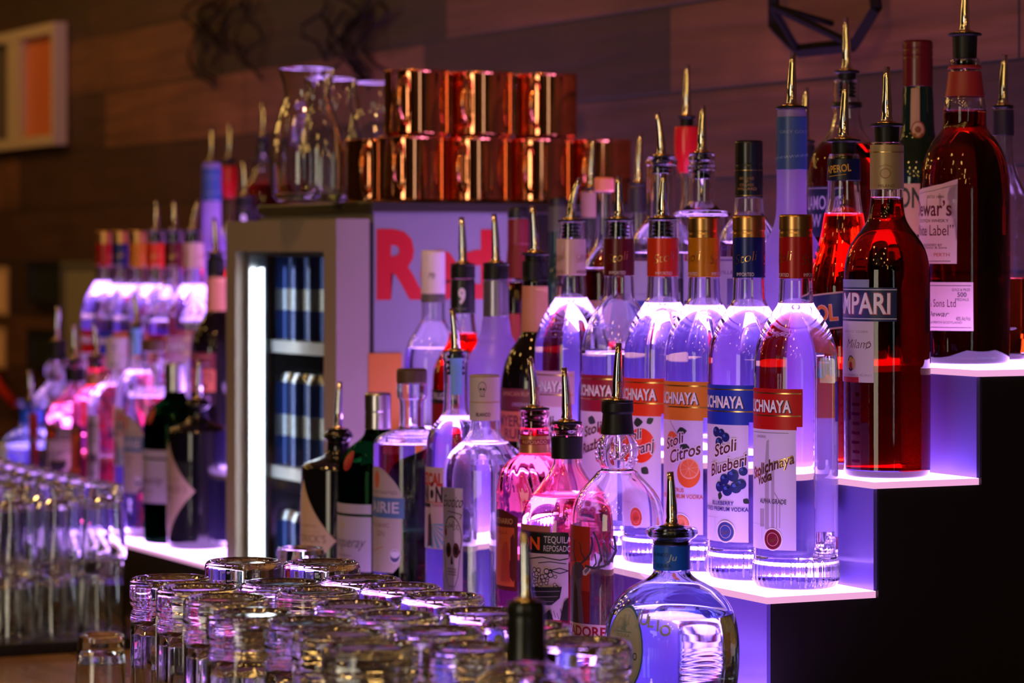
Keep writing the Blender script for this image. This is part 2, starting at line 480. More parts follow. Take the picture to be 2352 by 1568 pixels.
window(2, 0, 0, .9, 2.5, x=X1, y0=-.32, y1=.22, pane=day2, mull=2)

# pendant bulbs over the bar and the room (unseen, most added for warm highlights in every glass)
def pendant(i, x, y, z, lab):
    r = empty('pendant_lamp', (x, y, 3.0), lab, 'lamp', 'warm globe bulbs hanging over the bar')
    bm = BM(); tube(bm, [(0,0,0), (0,0,z-3.0+.1)], .004, 8); new_obj('cord', bm, pm('black_plastic', (.01,.01,.01), .5), r)
    bm = BM(); lathe(bm, [(0,z-3.0+.05),(.02,z-3.0+.05),(.022,z-3.0+.08),(.012,z-3.0+.11),(0,z-3.0+.11)], 20); new_obj('socket', bm, pm('gold_toned_metal', (.85,.55,.22), .18, 1), r, smooth=True)
    bm = BM(); bmesh.ops.create_uvsphere(bm, u_segments=20, v_segments=12, radius=(.060 if x < -5.2 else .050), matrix=Matrix.Translation((0,0,z-3.0+.01)))
    new_obj('bulb', bm, emis('warm_bulb', (1.0,.56,.14), 25.0), r, smooth=True)
glint_bulbs = [(-6.2,.6,2.62),(-6.6,1.2,2.55),(-7.0,.2,2.6),(-7.4,.9,2.62),(-7.8,-.3,2.6),(-8.2,.5,2.6),(-5.6,-.6,2.5),(-6.4,-1.4,2.4),(-6.0,-.2,2.55),(-7.2,-1.0,2.5),(-7.9,-1.8,2.4),(-5.9,1.3,2.62),(-6.9,-2.2,2.3),(-8.4,-1.0,2.5)]  # unseen bulbs added at the far end for golden glints
for i, (x, y, z) in enumerate(glint_bulbs + [(-1.2,.15,2.35),(-.55,.0,2.35),(.1,-.15,2.35),(.75,-.3,2.35),(-1.9,.25,2.35),(-3.3,.35,2.35),(-4.4,.4,2.35),(-.9,-1.3,2.5),(.3,-1.5,2.5),(-2.6,-1.0,2.5),(-1.5,.75,2.3),(-.8,.6,2.3),(-2.3,.7,2.4),(.5,.45,2.3),(-.2,-.7,2.3),(-1.7,-.6,2.4),(1.4,-.9,2.4),(1.2,.3,2.3)]):
    pendant(i, x, y, z, 'warm globe bulb on a black cord above the bar')

# counter
bm = BM(); box(bm, X0+.02, X1-.3, .74, WALL_Y-.002, CTZ-.045, CTZ, 0, .004)
o = new_obj('worktop', bm, planks('counter_wood', (.16,.085,.035), (.23,.12,.05), (.30,.17,.075), 2.4, .2, rough=.22, spec=.6))
tag(o, 'long glossy brown wooden back counter under the shelves and glasses', 'counter')
bm = BM(); box(bm, X0+.03, X1-.32, .79, WALL_Y-.004, .0, CTZ-.046)
o = new_obj('back_cabinet', bm, pm('dark_cabinet', (.015,.011,.010), .5))
tag(o, 'dark panelled base carrying the wooden back counter', 'cabinet')

# ---------------------------------------------------------------- lit stepped shelving
LEDTOP = emis('lit_acrylic_top', (.60,.28,1.0), 9.5)
LEDSTRIP = emis('led_strip_light', (.60,.30,1.0), 34)
LEDEDGE = emis('lit_acrylic_edge', (.95,.42,.75), .95)
ACR = pm('frosted_acrylic', (.115,.085,.36), .28, 0, .5)
BLK = pm('black_laminate', (.010,.009,.010), .35)
def display(a0, a1, yf, lab, ext_lo=0):
    """a0..a1 along the bar, yf the front edge of the lowest step; four steps rising to the wall"""
    r = empty('stepped_display', (-(a0+a1)/2, yf, CTZ), lab, 'shelf')
    ox = -(a0+a1)/2
    zs = [ZD, ZC, ZB, ZA]; T = .0062; ys = [yf, yf+.115, yf+.230, yf+.345, yf+.345+.225]
    for i, z in enumerate(zs):
        x0, x1 = -a1-.002-ox, -a0+.002-ox
        if i == 0: x1 += ext_lo
        bm = BM(); zz = z-CT
        fs = box(bm, x0, x1, ys[i]-yf-.002, ys[i+1]-yf+(0 if i < 3 else 0), zz-T, zz)
        for f in fs: f.material_index = 0 if f.normal.z > .5 or abs(f.calc_center_median().z-zz) < 1e-5 else 1
        new_obj('lit_tread', bm, [LEDTOP, LEDEDGE], r)
        z0 = (zs[i-1]-CT) if i else .001
        bm = BM(); box(bm, x0+.003, x1-.004, ys[i]-yf, ys[i]-yf+.004, z0, zz-T)
        new_obj('riser', bm, ACR if i else BLK, r)
        if i:                                    # strip light in the foot of each riser, stopping short of the open end
            bm = BM(); box(bm, x0+.03, x1-.10-(ext_lo if i == 0 else 0), ys[i]-yf-.0022, ys[i]-yf-.0002, z0+.0005, z0+.0055)
            new_obj('strip_light', bm, LEDSTRIP, r)
    for sx, xx in ((1, -a0-ox), (-1, -a1-ox)):
        bm = BM(); st = [(ys[0]-yf+.005, .001)]
        for i, z in enumerate(zs): st += [(ys[i]-yf+.005, z-CT-T-.0003), (ys[i+1]-yf+(.0045 if i < 3 else 0), z-CT-T-.0003)]
        st.append((ys[4]-yf, .001))
        xa, xb = (xx-.004, xx-.0005) if sx > 0 else (xx, xx+.0035)
        A = [bm.verts.new((xa, y, z)) for y, z in st]; B = [bm.verts.new((xb, y, z)) for y, z in st]
        bm.faces.new(A[::-1]); bm.faces.new(B)
        for j in range(len(A)): bm.faces.new((A[j-1], A[j], B[j], B[j-1]))
        new_obj('end_panel', bm, BLK, r)
    return r
display(2.382, 3.39, 1.301, 'black stepped bottle shelf with glowing purple treads, nearer side of the drinks fridge', ext_lo=.13)
display(3.815, 5.05, 1.401, 'blurred stepped bottle shelf with glowing purple treads, beyond the drinks fridge')

# ---------------------------------------------------------------- drinks fridge
FY = 1.42
FX0, FX1 = -3.797, -3.415
fr_ = empty('drinks_fridge', ((FX0+FX1)/2, FY, CTZ), 'grey countertop drinks fridge with a glass door and red lettering on its side', 'fridge')
fx = (FX0+FX1)/2
gp = pm('grey_fridge_paint', (.20,.175,.15), .45); sp_ = pm('silver_side_panel', (.19,.18,.26), .42)
H_ = .5485+.02
bm = BM(); hw = (FX1-FX0)/2
def z_(y): return y-FY
box(bm, -hw, -hw+.012, .050, .236, .002, H_); box(bm, hw-.012, hw, .050, .236, .002, H_, 1)
box(bm, -hw+.012, hw-.012, .226, .236, .002, H_); box(bm, -hw+.012, hw-.012, .050, .226, .002, .045); box(bm, -hw+.012, hw-.012, .050, .226, H_-.03, H_)
new_obj('body', bm, [gp, sp_], fr_)
bm = BM(); box(bm, -hw+.01, hw-.012, .237, .395, .002, H_-.001); new_obj('compressor_housing', bm, pm('black_plastic', (.01,.01,.01), .5), fr_)
bm = BM(); box(bm, -hw-.002, hw+.003, .046, .405, H_, H_+.0145, 0, .002); new_obj('top_slab', bm, pm('black_slab', (.02,.016,.014), .4), fr_)
# door: frame with rounded inner opening, pane, gasket
dH = .5614; bm = BM()
def frame(bm, x0, x1, z0, z1, y0, y1, wl, wr, wb, wt, mi=0):
    box(bm, x0, x0+wl, y0, y1, z0, z1, mi); box(bm, x1-wr, x1, y0, y1, z0, z1, mi)
    box(bm, x0+wl, x1-wr, y0, y1, z0, z0+wb, mi); box(bm, x0+wl, x1-wr, y0, y1, z1-wt, z1, mi)
frame(bm, -hw, hw, .004, dH, 0, .044, .036, .040, .045, .040)
dr = new_obj('door', bm, pm('grey_door_paint', (.24,.205,.19), .5), fr_)
bm = BM(); frame(bm, -hw+.036, hw-.040, .049, dH-.040, .016, .040, .012, .005, .006, .006); new_obj('inner_frame', bm, pm('aluminium', (.55,.56,.55), .3, 1), dr)
bm = BM(); box(bm, -hw+.037, hw-.041, .010, .0125, .050, dH-.041); new_obj('pane', bm, glass('door_glass', (.93,.95,.96), 0, 1.12), dr)
bm = BM()
for i in range(44): box(bm, -hw+.0580, -hw+.0640, .0235, .0262, .060+i*.0100, .060+i*.0100+.0080, 0)
box(bm, -hw+.057, -hw+.065, .0265, .030, .057, .50, 1)
new_obj('light_strip', bm, [emis('white_leds', (.90,.95,1.0), 26), emis('white_led_band', (.75,.85,1.0), 6)], fr_)
bm = BM(); box(bm, hw-.0135, hw-.0125, .06, .225, .0455, H_-.031); box(bm, -hw+.0125, -hw+.0135, .06, .225, .0455, H_-.031)
box(bm, -hw+.0136, hw-.0136, .2245, .2255, .0455, H_-.031)
new_obj('liner', bm, pm('fridge_liner', (.10,.11,.14), .15, .6), fr_)
for z in (.226, .392):
    bm = BM()
    for i in range(16): box(bm, -hw+.018+i*.0225, -hw+.0195+i*.0225, .065, .215, z, z+.002)
    box(bm, -hw+.016, hw-.015, .0515, .0545, z-.004, z+.012); box(bm, -hw+.016, hw-.015, .214, .218, z, z+.004)
    new_obj('wire_shelf', bm, pm('white_wire', (.62,.64,.66), .3), fr_)
# the red word on the side panel and an orange sticker
bm = BM(); fl = BM()
def side_y(px):
    q = (px-1176)/F; a = 3.415
    return (q*CS*a + SN*a)/(CS - q*SN)
def side_z(px, y): return -(y-580)*(CS*3.415+SN*side_y(px))/F
yl = side_y(868); yr = side_y(1138); ymid = (yl+yr)/2
add_text(fl, 'Red', yl-.002, side_z(900, 679), (679-535)*3.71/F, width=(yr-yl), bold=.045, align='L')
for f in fl.faces:
    vv = [bm.verts.new((hw+.0006, v.co.x-FY, v.co.y-CT)) for v in f.verts]
    bm.faces.new(vv)
fl.free(); bmesh.ops.recalc_face_normals(bm, faces=bm.faces[:])
new_obj('lettering', bm, pm('red_print', (.42,.002,.005), .4), fr_)
bm = BM(); box(bm, hw+.0002, hw+.0012, side_y(846)-FY, side_y(922)-FY, .20, side_z(880, 811)-CT); new_obj('sticker', bm, pm('orange_sticker', (.42,.13,.001), .5), fr_)
bm = BM(); frame(bm, -hw+.004, hw-.002, .01, dH-.004, .0442, .0498, .01, .01, .01, .01); new_obj('door_seal', bm, BLK, fr_)
# cans on the two wire shelves and the fridge floor
def can():
    bm = BM(); lathe(bm, [(0,0),(.018,0),(.0215,.003),(.0262,.008),(.0265,.012),(.0265,.050),(.0265,.0502),(.0265,.078),(.0265,.0782),(.0265,.120),(.0255,.126),(.0235,.131),(.0235,.133),(.0225,.133),(.0222,.130),(0,.130)], 24)
    for f in bm.faces:
        z = f.calc_center_median().z; f.material_index = 1 if z < .011 or z > .122 else (2 if .05 < z < .078 else 0)
    return bm
cmats = [pm('can_blue', (.015,.04,.20), .18, .6), pm('can_silver', (.55,.57,.60), .22, 1), pm('can_band', (.30,.34,.42), .25, .8)]
c0 = None
for lv, zz in enumerate((.046, .2282, .3942)):
    for ci in range(5):
        for cj in range(2):
            loc = (FX0+.043+ci*.056, FY+.083+cj*.062, CTZ+zz)
            lv_n = ('bottom', 'middle', 'top')[lv]
            if c0 is None: c0 = o = new_obj('drink_can', can(), cmats, loc=loc, smooth=True)
            else: o = c0.copy(); C.objects.link(o); o.location = loc
            tag(o, 'slim drink can, %s fridge level, %s from the light strip, %s row' % (lv_n, ('first','second','third','fourth','fifth')[ci], ('front','back')[cj]), 'can', 'drink cans inside the fridge')

# ---------------------------------------------------------------- copper mugs and glass carafes on the fridge
def mug():
    r = empty('copper_mug', (0,0,0), '', '')
    R_, H = .0415, .0835; bm = BM()
    lathe(bm, [(0,.001),(R_-.005,.0005),(R_-.002,.0015),(R_,.004),(R_,H-.003),(R_+.0012,H-.0015),(R_+.0008,H),(R_-.001,H),(R_-.0018,H-.003),(R_-.0018,.006),(R_-.005,.003),(0,.003)], 56)
    new_obj('cup', bm, pm('polished_copper', (.93,.36,.16), .07, 1), r, smooth=True)
    bm = BM(); pts = []
    for i in range(15):
        t = PI*(.5-i/14.0); pts.append((0, -(R_-.001+.026*math.cos(t)**.8 if math.cos(t) > 1e-6 else R_-.001), H*.52+.029*math.sin(t)))
    tube(bm, pts, .0032, 10); new_obj('handle', bm, MATS['polished_copper'], r, smooth=True)
    return r
m0 = mug(); SLZ = CTZ+H_+.0145
ords = ['first', 'second', 'third', 'fourth', 'fifth']
for i, (px, y_, lv) in enumerate([(945,0,0),(1092,0,0),(1236,0,0),(1377,0,0),(868,1,0),(957,0,1),(1103,0,1),(1252,0,1)]):
    a_ = 3.505 if y_ == 0 else 3.62
    if lv: a_ = 3.51
    q = (px-1176)/F; Y_ = (q*CS*a_+SN*a_)/(CS-q*SN)
    lab = ['copper mug in the front lower row, closest to the glass carafes', 'copper mug in the lower row, second along from the carafes', 'copper mug in the lower row, third along from the carafes', 'copper mug at the wall end of the lower row, behind the steel spouts',
           'copper mug of the lower row that sits partly behind the others beside the carafes', 'stacked copper mug of the upper row, nearest the carafes', 'stacked copper mug in the middle of the upper row', 'stacked copper mug of the upper row, nearest the timber wall'][i]
    rz = .84 + random.uniform(-.06,.06)
    if i == 0: o = m0
    else: o = copy_tree(m0, (0,0,0))
    o.location = (-a_, Y_, SLZ + lv*.0840); o.rotation_euler = (0,0,rz)
    tag(o, lab, 'mug', 'polished copper mugs stacked on the fridge')
CG = glass('clear_glass', (.95,.965,.97), 0, 1.45)
def carafe():
    out = [(.040,.004),(.046,.012),(.0475,.04),(.046,.075),(.038,.105),(.030,.125),(.0285,.135),(.031,.150),(.037,.168)]
    out = chaikin(out, 2); inn = [(r-.0018, z) for r, z in out if z > .008][::-1]
    bm = BM(); lathe(bm, [(0,.0015),(.034,.0005),(.038,.001)]+out+[(.0365,.169)]+inn+[(.03,.008),(0,.0075)], 40)
    return new_obj('glass_carafe', bm, CG, smooth=True)
c0 = None
for i, (px, a_) in enumerate([(706,3.53),(760,3.73),(868,3.785)]):
    q = (px-1176)/F; Y_ = (q*CS*a_+SN*a_)/(CS-q*SN)
    if c0 is None: c0 = o = carafe()
    else: o = c0.copy(); C.objects.link(o)
    o.location = (-a_, Y_, SLZ)
    tag(o, ['empty clear glass carafe with flared mouth, at the front corner of the fridge top', 'empty clear glass carafe standing behind the one at the fridge corner', 'empty clear glass carafe half hidden behind the copper mugs'][i], 'carafe', 'glass carafes on the fridge')

# ---------------------------------------------------------------- bottles
CLEAR = glass('bottle_glass', (.965,.965,.98), 0, 1.45)
BLUEG = glass('bluish_glass', (.88,.93,1.0), 0, 1.46)
PINKG = glass('rosy_glass', (.985,.88,.92), 0, 1.45)
DARK = pm('dark_bottle_glass', (.006,.004,.005), .05, 0, .6)
water = tint('clear_spirit', (.975,.97,.99))
near = 'nearer display'
FRU = 0
STOLI = {   # neck foil, label band, cap?, picture
 'red':    (1828, 'a3060c', 'c00a12', True),
 'blue':   (1720, '0a1a66', '1b34b8', True),
 'amber':  (1617, 'c47808', 'e8862a', True),
 'orange': (1522, 'd83414', 'ea3a16', False),
 'maroon': (1422, '5c0a18', '9a1238', False),
 'cream':  (1312, 'd8b4ac', 'd0a4c4', False),
}
def leaf(u, y, L, W, ang, col='2c3a34'):
    ca, sa = math.cos(ang), math.sin(ang); pts = []
    for t, w_ in ((0,0),(.15,.5),(.4,1),(.65,.85),(.85,.45),(1,0),(.85,-.4),(.6,-.8),(.35,-.95),(.12,-.5)):
        x, y_ = L*t, W*w_; pts.append((u + x*ca - y_*sa, y - (x*sa + y_*ca)*2.43))
    return ('poly', col, pts)
def berry(u, y, r, col='1c2470', hi='4a5cc0'):
    return [('ell', col, u, y, r, r*2.43), ('ell', hi, u-r*.3, y-r*.8, r*.35, r*.7), ('ell', '0c1038', u+r*.2, y-r*1.1, r*.3, r*.4)]
def stoli(kind):
    px, foil, band, capped = STOLI[kind]
    lab = {'red': 'clear ribbed-base vodka bottle with red neck foil and red label band, gold cap',
           'blue': 'clear vodka bottle with navy neck foil and blueberries on its white label',
           'amber': 'clear vodka bottle with amber neck foil and a cut citrus fruit on its label',
           'orange': 'clear vodka bottle with orange-red neck foil, steel pourer and red orange label',
           'maroon': 'clear vodka bottle with maroon neck foil, steel pourer and raspberry label',
           'cream': 'clear vodka bottle with pale cream neck foil and pale pink label band'}[kind]
    # one glass shape for all six, measured on the nearest
    ref = 1828
    Y = 1.486
    P = [(35,500),(35,520),(37,545),(37,640),(38,645),(39.5,690),(42,700),(50,712),(62,730),(75,752),(86,778),(94,808),(97,840),(97,1278),(96,1284),(99.5,1290),(100,1300),(100,1330),(97,1343)]
    b = Bottle.__new__(Bottle)
    k0 = place(ref, Y)[2]/F; kk = place(px, Y)[2]/F
    # heights come out the same because all stand on one tread: convert y and width to this bottle's distance
    def cy(y): return 580 + (y-580)*k0/kk
    P2 = [(h*k0/kk, cy(y)) for h, y in P]
    liq = {'red': 700, 'blue': 712, 'amber': 712, 'orange': 708, 'maroon': 838, 'cream': 704}[kind]
    def mod(i, t, r, z):
        if .003 < z < .0265: return 1 + .010*math.cos(36*t)
        return 1
    b.__init__('vodka_bottle', lab, 'bottle', px, Y, ZC, P2, CLEAR, cy(liq), water, seg=144, mod=mod, group='ribbed-base vodka bottles on the lit step')
    b.wrap('neck_foil', cy(545), cy(640), pm('foil_'+kind, foil, .30, .15, .5), .0007)
    bm = BM()
    # printing on the foil: script name and IMPORTED, repeated round the neck
    a00 = {'red': .05, 'blue': .80, 'amber': .10, 'orange': 1.15, 'maroon': .95, 'cream': .05}[kind]
    for a_ in (a00, a00+2.0, a00+4.0):
        for col, s_, yy, hh, o_ in (('gold', 'Stoli', 604, 22, dict(shear=.35, rot=.22, width=.021, bold=-.012)), ('e8d8dc' if kind != 'cream' else '8a5a50', 'IMPORTED', 636, 8, dict(width=.017))):
            fl = BM(); add_text(fl, s_, 0, b.h(cy(yy)), hh*k0, **o_)
            wrap_layer(bm, fl, b.R, .0010, 0 if s_ == 'Stoli' else 1, .003, a_)
    new_obj('foil_lettering', bm, [paint('gold'), paint('e8d8dc' if kind != 'cream' else '8a5a50')], b.root)
    if capped:
        b.cap('screw_cap', [(37.5*k0/kk, cy(495)), (38*k0/kk, cy(499)), (38*k0/kk, cy(528)), (36.8*k0/kk, cy(532)), (38*k0/kk, cy(536)), (38*k0/kk, cy(547))][0:6], pm('bronze_cap', (.62,.33,.12), .30, 1), ribs=40, ribz=(cy(501), cy(527)))
    else:
        b.pourer(cy(494), cy(388), None, {'orange': 0.03, 'maroon': -.01, 'cream': .22}[kind], plug_to=cy(542))
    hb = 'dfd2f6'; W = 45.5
    ops = [('rect', band, -W-1, W+1.5, cy(890), cy(976)), ('rect', 'gold', -W, W, cy(899), cy(902)), ('rect', 'gold', -W, W, cy(950), cy(953)),
           ('text', '281a30', 'STOLICHNAYA', 1.0, cy(944.5), 26*k0/kk, dict(width=73, bold=.04)), ('text', 'f6f0fa', 'STOLICHNAYA', 0.2, cy(943), 26*k0/kk, dict(width=72, bold=.03)),
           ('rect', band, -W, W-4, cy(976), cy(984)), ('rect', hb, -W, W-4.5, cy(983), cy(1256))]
    def T(s_, u, y, h, col='5a2030', **o): return ('text', col, s_, u, cy(y), h*k0/kk, o)
    sealc = {'red': '7a1030', 'blue': '3a4a90', 'amber': 'f08a5a', 'orange': 'e05030', 'maroon': '8a1038', 'cream': 'c87898'}[kind]
    def art(l): return [tuple([o[0], o[1]] + ([o[2], cy(o[3]), o[4], o[5]*k0/kk] if o[0] == 'ell' else [[(u, cy(y)) for u, y in o[2]]] + list(o[3:]))) for o in l]
    if kind == 'red':
        g = 'b0a4b8'
        ops += art([('poly', g, [(9,1210),(9,1060),(11,1010),(14,1005),(14,1210)]), ('poly', g, [(16.5,1120),(19,1060),(20,1050),(20,1190),(16.5,1190)]), ('poly', g, [(16.5,1120),(22,1130),(28,1160),(28,1163),(16.5,1140)]),
                    ('line', g, [(18,1195),(18,1140)], 1.2), ('line', g, [(21,1195),(21,1145)], 1.2), ('line', g, [(24,1195),(24,1155)], 1.0), ('rect', g, 3,8.5,1150,1158), ('poly', g, [(3,1210),(3,1175),(8.5,1175),(8.5,1210)]) ] if 0 else
                   [('poly', g, [(9,1210),(9,1060),(11,1010),(14,1005),(14,1210)]), ('poly', g, [(16.5,1210),(16.5,1060),(20,1050),(20,1210)]), ('poly', g, [(18,1115),(28,1152),(28,1156),(18,1122)]), ('line', g, [(22.5,1205),(22.5,1140)], 1.1), ('line', g, [(25.5,1205),(25.5,1150)], 1.1), ('poly', g, [(2,1205),(2,1165),(8,1165),(8,1205)])])
        ops += [T('Stolichnaya', 14, 1078, 24, 'gold', shear=.35, rot=.33, width=54, bold=.03), T('Stolichnaya', 14.4, 1079, 23, shear=.35, rot=.33, width=53),
                T('Vodka', 8, 1104, 20, 'gold', shear=.35, rot=.33, width=20, bold=.03), T('Vodka', 8.3, 1105, 19, shear=.35, rot=.33, width=19.5),
                T('ORIGINAL', 4, 1003, 6, '8a7a94', width=14), ('rect', '6a5a78', -40, 34, cy(990), cy(991)), T('ALPHA GRADE', 17, 1151, 10, '4a4058', width=30, bold=.02)]
    elif kind == 'blue':
        l = [leaf(9,1010,9,3.5,.9), leaf(27,1110,9,3.5,-.7,'3a4a3a'), leaf(12,1140,8,3,-1.8,'2c3a34'), leaf(36,1155,7,3,-.6)]
        for u, y, r in ((6,1000,5),(13,1002,4),(10,1025,5),(18,1012,4.5),(34,1070,4),(36,1090,4.3),(17,1110,5.2),(26,1100,6),(34,1120,5),(11,1128,5),(20,1135,5.6),(29,1128,5.6)): l += berry(u, y, r)
        ops += art(l)
        ops += [T('Stoli', 17, 1050, 26, 'f4eef8', shear=.35, rot=.3, width=27, bold=.07), T('Stoli', 17, 1050, 26, shear=.35, rot=.3, width=26, bold=.02),
                T('Blueberi', 19, 1090, 26, 'f4eef8', shear=.35, rot=.3, width=43, bold=.07), T('Blueberi', 19, 1090, 26, shear=.35, rot=.3, width=42, bold=.02),
                T('BLUEBERRY', 14, 1170, 9, '3a3080', width=26, bold=.02), T('FLAVORED PREMIUM VODKA', 10, 1184, 9.5, '3a3080', width=62, bold=.02)]
    elif kind == 'amber':
        l = [('line', '3a3a34', [(3,985),(12,1012),(18,1040)], .5), leaf(13,1012,12,4.5,.15), leaf(17,1042,14,5,-.55), ('ell','e86a3a',6,1030,8,20),
             ('ell','f0682c',26,1110,12.5,34), ('ell','f8b89a',27,1098,10.5,25), ('ell','f47a44',27,1098,9.3,22)]
        for i in range(8):
            t = i*PI/4+.2; l.append(('line','f8b89a',[(27,1098),(27+9*math.cos(t),1098-21*math.sin(t))],.35))
        ops += art(l)
        ops += [T('Stoli', 9, 1045, 24, 'f4eef8', shear=.35, rot=.33, width=26, bold=.07), T('Stoli', 9, 1045, 24, shear=.35, rot=.33, width=25, bold=.02),
                T('Citros', 21, 1075, 28, 'f4eef8', shear=.35, rot=.3, width=38, bold=.07), T('Citros', 21, 1075, 28, shear=.35, rot=.3, width=37, bold=.02),
                T('CITRUS', 13, 1155, 9, 'd06a50', width=17, bold=.02), T('FLAVORED PREMIUM VODKA', 10, 1170, 9.5, 'd06a50', width=62, bold=.02)]
    elif kind == 'orange':
        l = [leaf(10,1000,12,5,.1), ('ell','f03818',19,1055,16,43), ('ell','f86a50',15,1040,6,14), leaf(20,1110,10,4.5,-.6), leaf(26,1000,9,3.5,.6)]
        ops += art(l)
        ops += [T('Stoli', 8, 1045, 24, 'f4eef8', shear=.35, rot=.3, width=26, bold=.07), T('Stoli', 8, 1045, 24, shear=.35, rot=.3, width=25, bold=.02),
                T('Ohranj', 15, 1078, 26, 'f4eef8', shear=.35, rot=.3, width=40, bold=.07), T('Ohranj', 15, 1078, 26, shear=.35, rot=.3, width=39, bold=.02)]
    else:
        l = [leaf(6,1000,12,5,-.4,'3c3a50')]
        for u, y in ((25,1030),(30,1045),(24,1060),(29,1075),(22,1100),(28,1110)): l += berry(u, y, 4.6, 'c01838' if kind == 'maroon' else 'b03a6a', 'e06a80')
        ops += art(l)
        nm = 'Razberi' if kind == 'maroon' else 'Crushed'
        ops += [T('Stoli', 12, 1040, 24, shear=.35, rot=.3, width=26, bold=.02), T(nm, 16, 1078, 24, shear=.35, rot=.3, width=42, bold=.02)]
    ops += [('ell', 'f4eef8', 18, cy(1232), 10.5, 26*k0/kk), ('ell', 'gold', 18, cy(1232), 9.4, 23*k0/kk), ('ell', sealc, 18, cy(1232), 8.9, 22*k0/kk), ('ell', 'e8c0b0', 18, cy(1232), 6.2, 15.3*k0/kk), ('ell', sealc, 18, cy(1232), 5.8, 14.3*k0/kk),
            T('Stoli', 18, 1238, 10, 'gold', shear=.35, rot=.3, width=8), ('line', '8a7a94', [(-40, cy(1200)), (9, cy(1200))], .2), ('line', '8a7a94', [(5, cy(1200)), (5, cy(1235))], .2)]
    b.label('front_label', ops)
    # back label, seen from behind through the glass
    ops = [('rect', 'cfc6dc', -16, 16, cy(850), cy(1180)), ('rect', '7a1030', -12, -4, cy(905), cy(915))]
    for i in range(9): ops.append(('rect', '5a4a9a', -13, 9+4*math.sin(i*2.2), cy(930+i*22), cy(937+i*22)))
    o = b.label('back_label', ops, rot0=PI)
    # raised script on the shoulder
    bm = BM(); fl = BM(); add_text(fl, 'Stoli', 0, b.h(cy(772)), 17*k0, shear=.35, width=.030)
    wrap_layer(bm, fl, b.R, .0006, 0, .003, .55, Rref=.036)
    new_obj('raised_lettering', bm, CLEAR, b.root)
    return b.root
STOLIS = {k: stoli(k) for k in STOLI}

# ---- second step up (tier B)
def campari():
    b = Bottle('red_aperitif_bottle', 'dark red aperitif bottle with cream neck foil and navy band, on a tread corner', 'bottle', 2037, 1.583, ZB,
        [(36,328),(37,333),(37,440),(38,470),(42,500),(52,520),(70,542),(88,570),(97,605),(100,645),(100,1075),(98,1090)], CLEAR, 458, tint('crimson_liqueur', (.42,.012,.012)), seg=56,
        mod=lambda i,t,r,z: 1+.006*math.cos(60*t) if z < .003 else 1)
    b.wrap('neck_foil', 334, 436, pm('cream_foil', 'a8946c', .4, .3), .0007)
    b.label('foil_print', [('rect','gold',-60,60,350,352), ('ell','8a6a4a',14,400,5,12), ('ell','b49c74',14,400,4,9.5), ('text','6a4a3a','MILANO',15,432,7,dict(width=15)), ('line','6a4a3a',[(8,385),(14,380),(20,385)],.4)])
    b.pourer(284, 158, 36, .0, plug_to=345)
    W = 50.5
    b.label('band_label', [('rect','8a94b8',-W,24,642,662), ('rect','0c1c4c',-W,W,660,737), ('rect','c8ccd8',-W,W,664,666), ('rect','c8ccd8',-W,W,730,732),
        ('text','b04a4a','CAMPARI',1.5,719.5,46,dict(width=87,bold=.035)), ('text','e8e0ec','CAMPARI',.8,719,45,dict(width=87,bold=.018))])
    b.label('front_label', [('rect','c6bcc8',-29,29,737,876), ('text','8a7a8a','L\u2019APERITIVO  CELEBRE',5,763,5,dict(width=36)), ('text','5a2a3a','Milano',10.5,798,20,dict(width=30,shear=.3,bold=-.01)),
        ('line','5a2a3a',[(20,788),(25,782),(26,792),(20,800)],.5), ('ell','2a2030',2,833,5,18), ('ell','c8a040',2,826,3,8), ('ell','d8b060',-2,836,2,9), ('ell','b02020',2,838,2.5,8), ('ell','c0a070',6.5,834,2.4,14),
        ('text','8a7a8a','FRATELLI BRANCA MILANO',5,862,5,dict(width=44)), ('rect','b01420',-14,13,864,876)])
    return b.root
def aperol():
    b = Bottle('orange_aperitif_bottle', 'bright red-orange aperitif bottle with navy neck foil, tilted navy label, beside the vodka bottles', 'bottle', 1938, 1.60, ZB,
        [(33,355),(36,362),(37,420),(39,465),(46,500),(52,540),(62,575),(74,610),(82,650),(84,700),(84,1060),(82,1068)], CLEAR, 497, tint('orange_red_liqueur', (1.0,.10,.02)), seg=48)
    b.wrap('neck_foil', 366, 416, pm('navy_foil', '0a1434', .35, .2), .0007)
    b.label('foil_print', [('text','d0a040','APEROL',10,397,16,dict(width=26,bold=.02,rot=.1)), ('text','d0a040','APEROL',-30,397,16,dict(width=26,bold=.02,rot=.1)), ('line','d0a040',[(0,407),(18,402)],.5)])
    b.pourer(320, 195, 36, .04, plug_to=372)
    b.label('front_label', [('poly','0c1a5a',[(-44,690),(44,668),(44,748),(-44,772)]), ('poly','d8a8a0',[(-44,688),(44,666),(44,670),(-44,692)]), ('poly','d8a8a0',[(-44,770),(44,746),(44,750),(-44,774)]),
        ('text','f0a8a0','APEROL',-2.4,739,34,dict(width=68,bold=.05,rot=.08)), ('text','f07818','APEROL',-3,739,33,dict(width=67,bold=.02,rot=.08))])
    return b.root
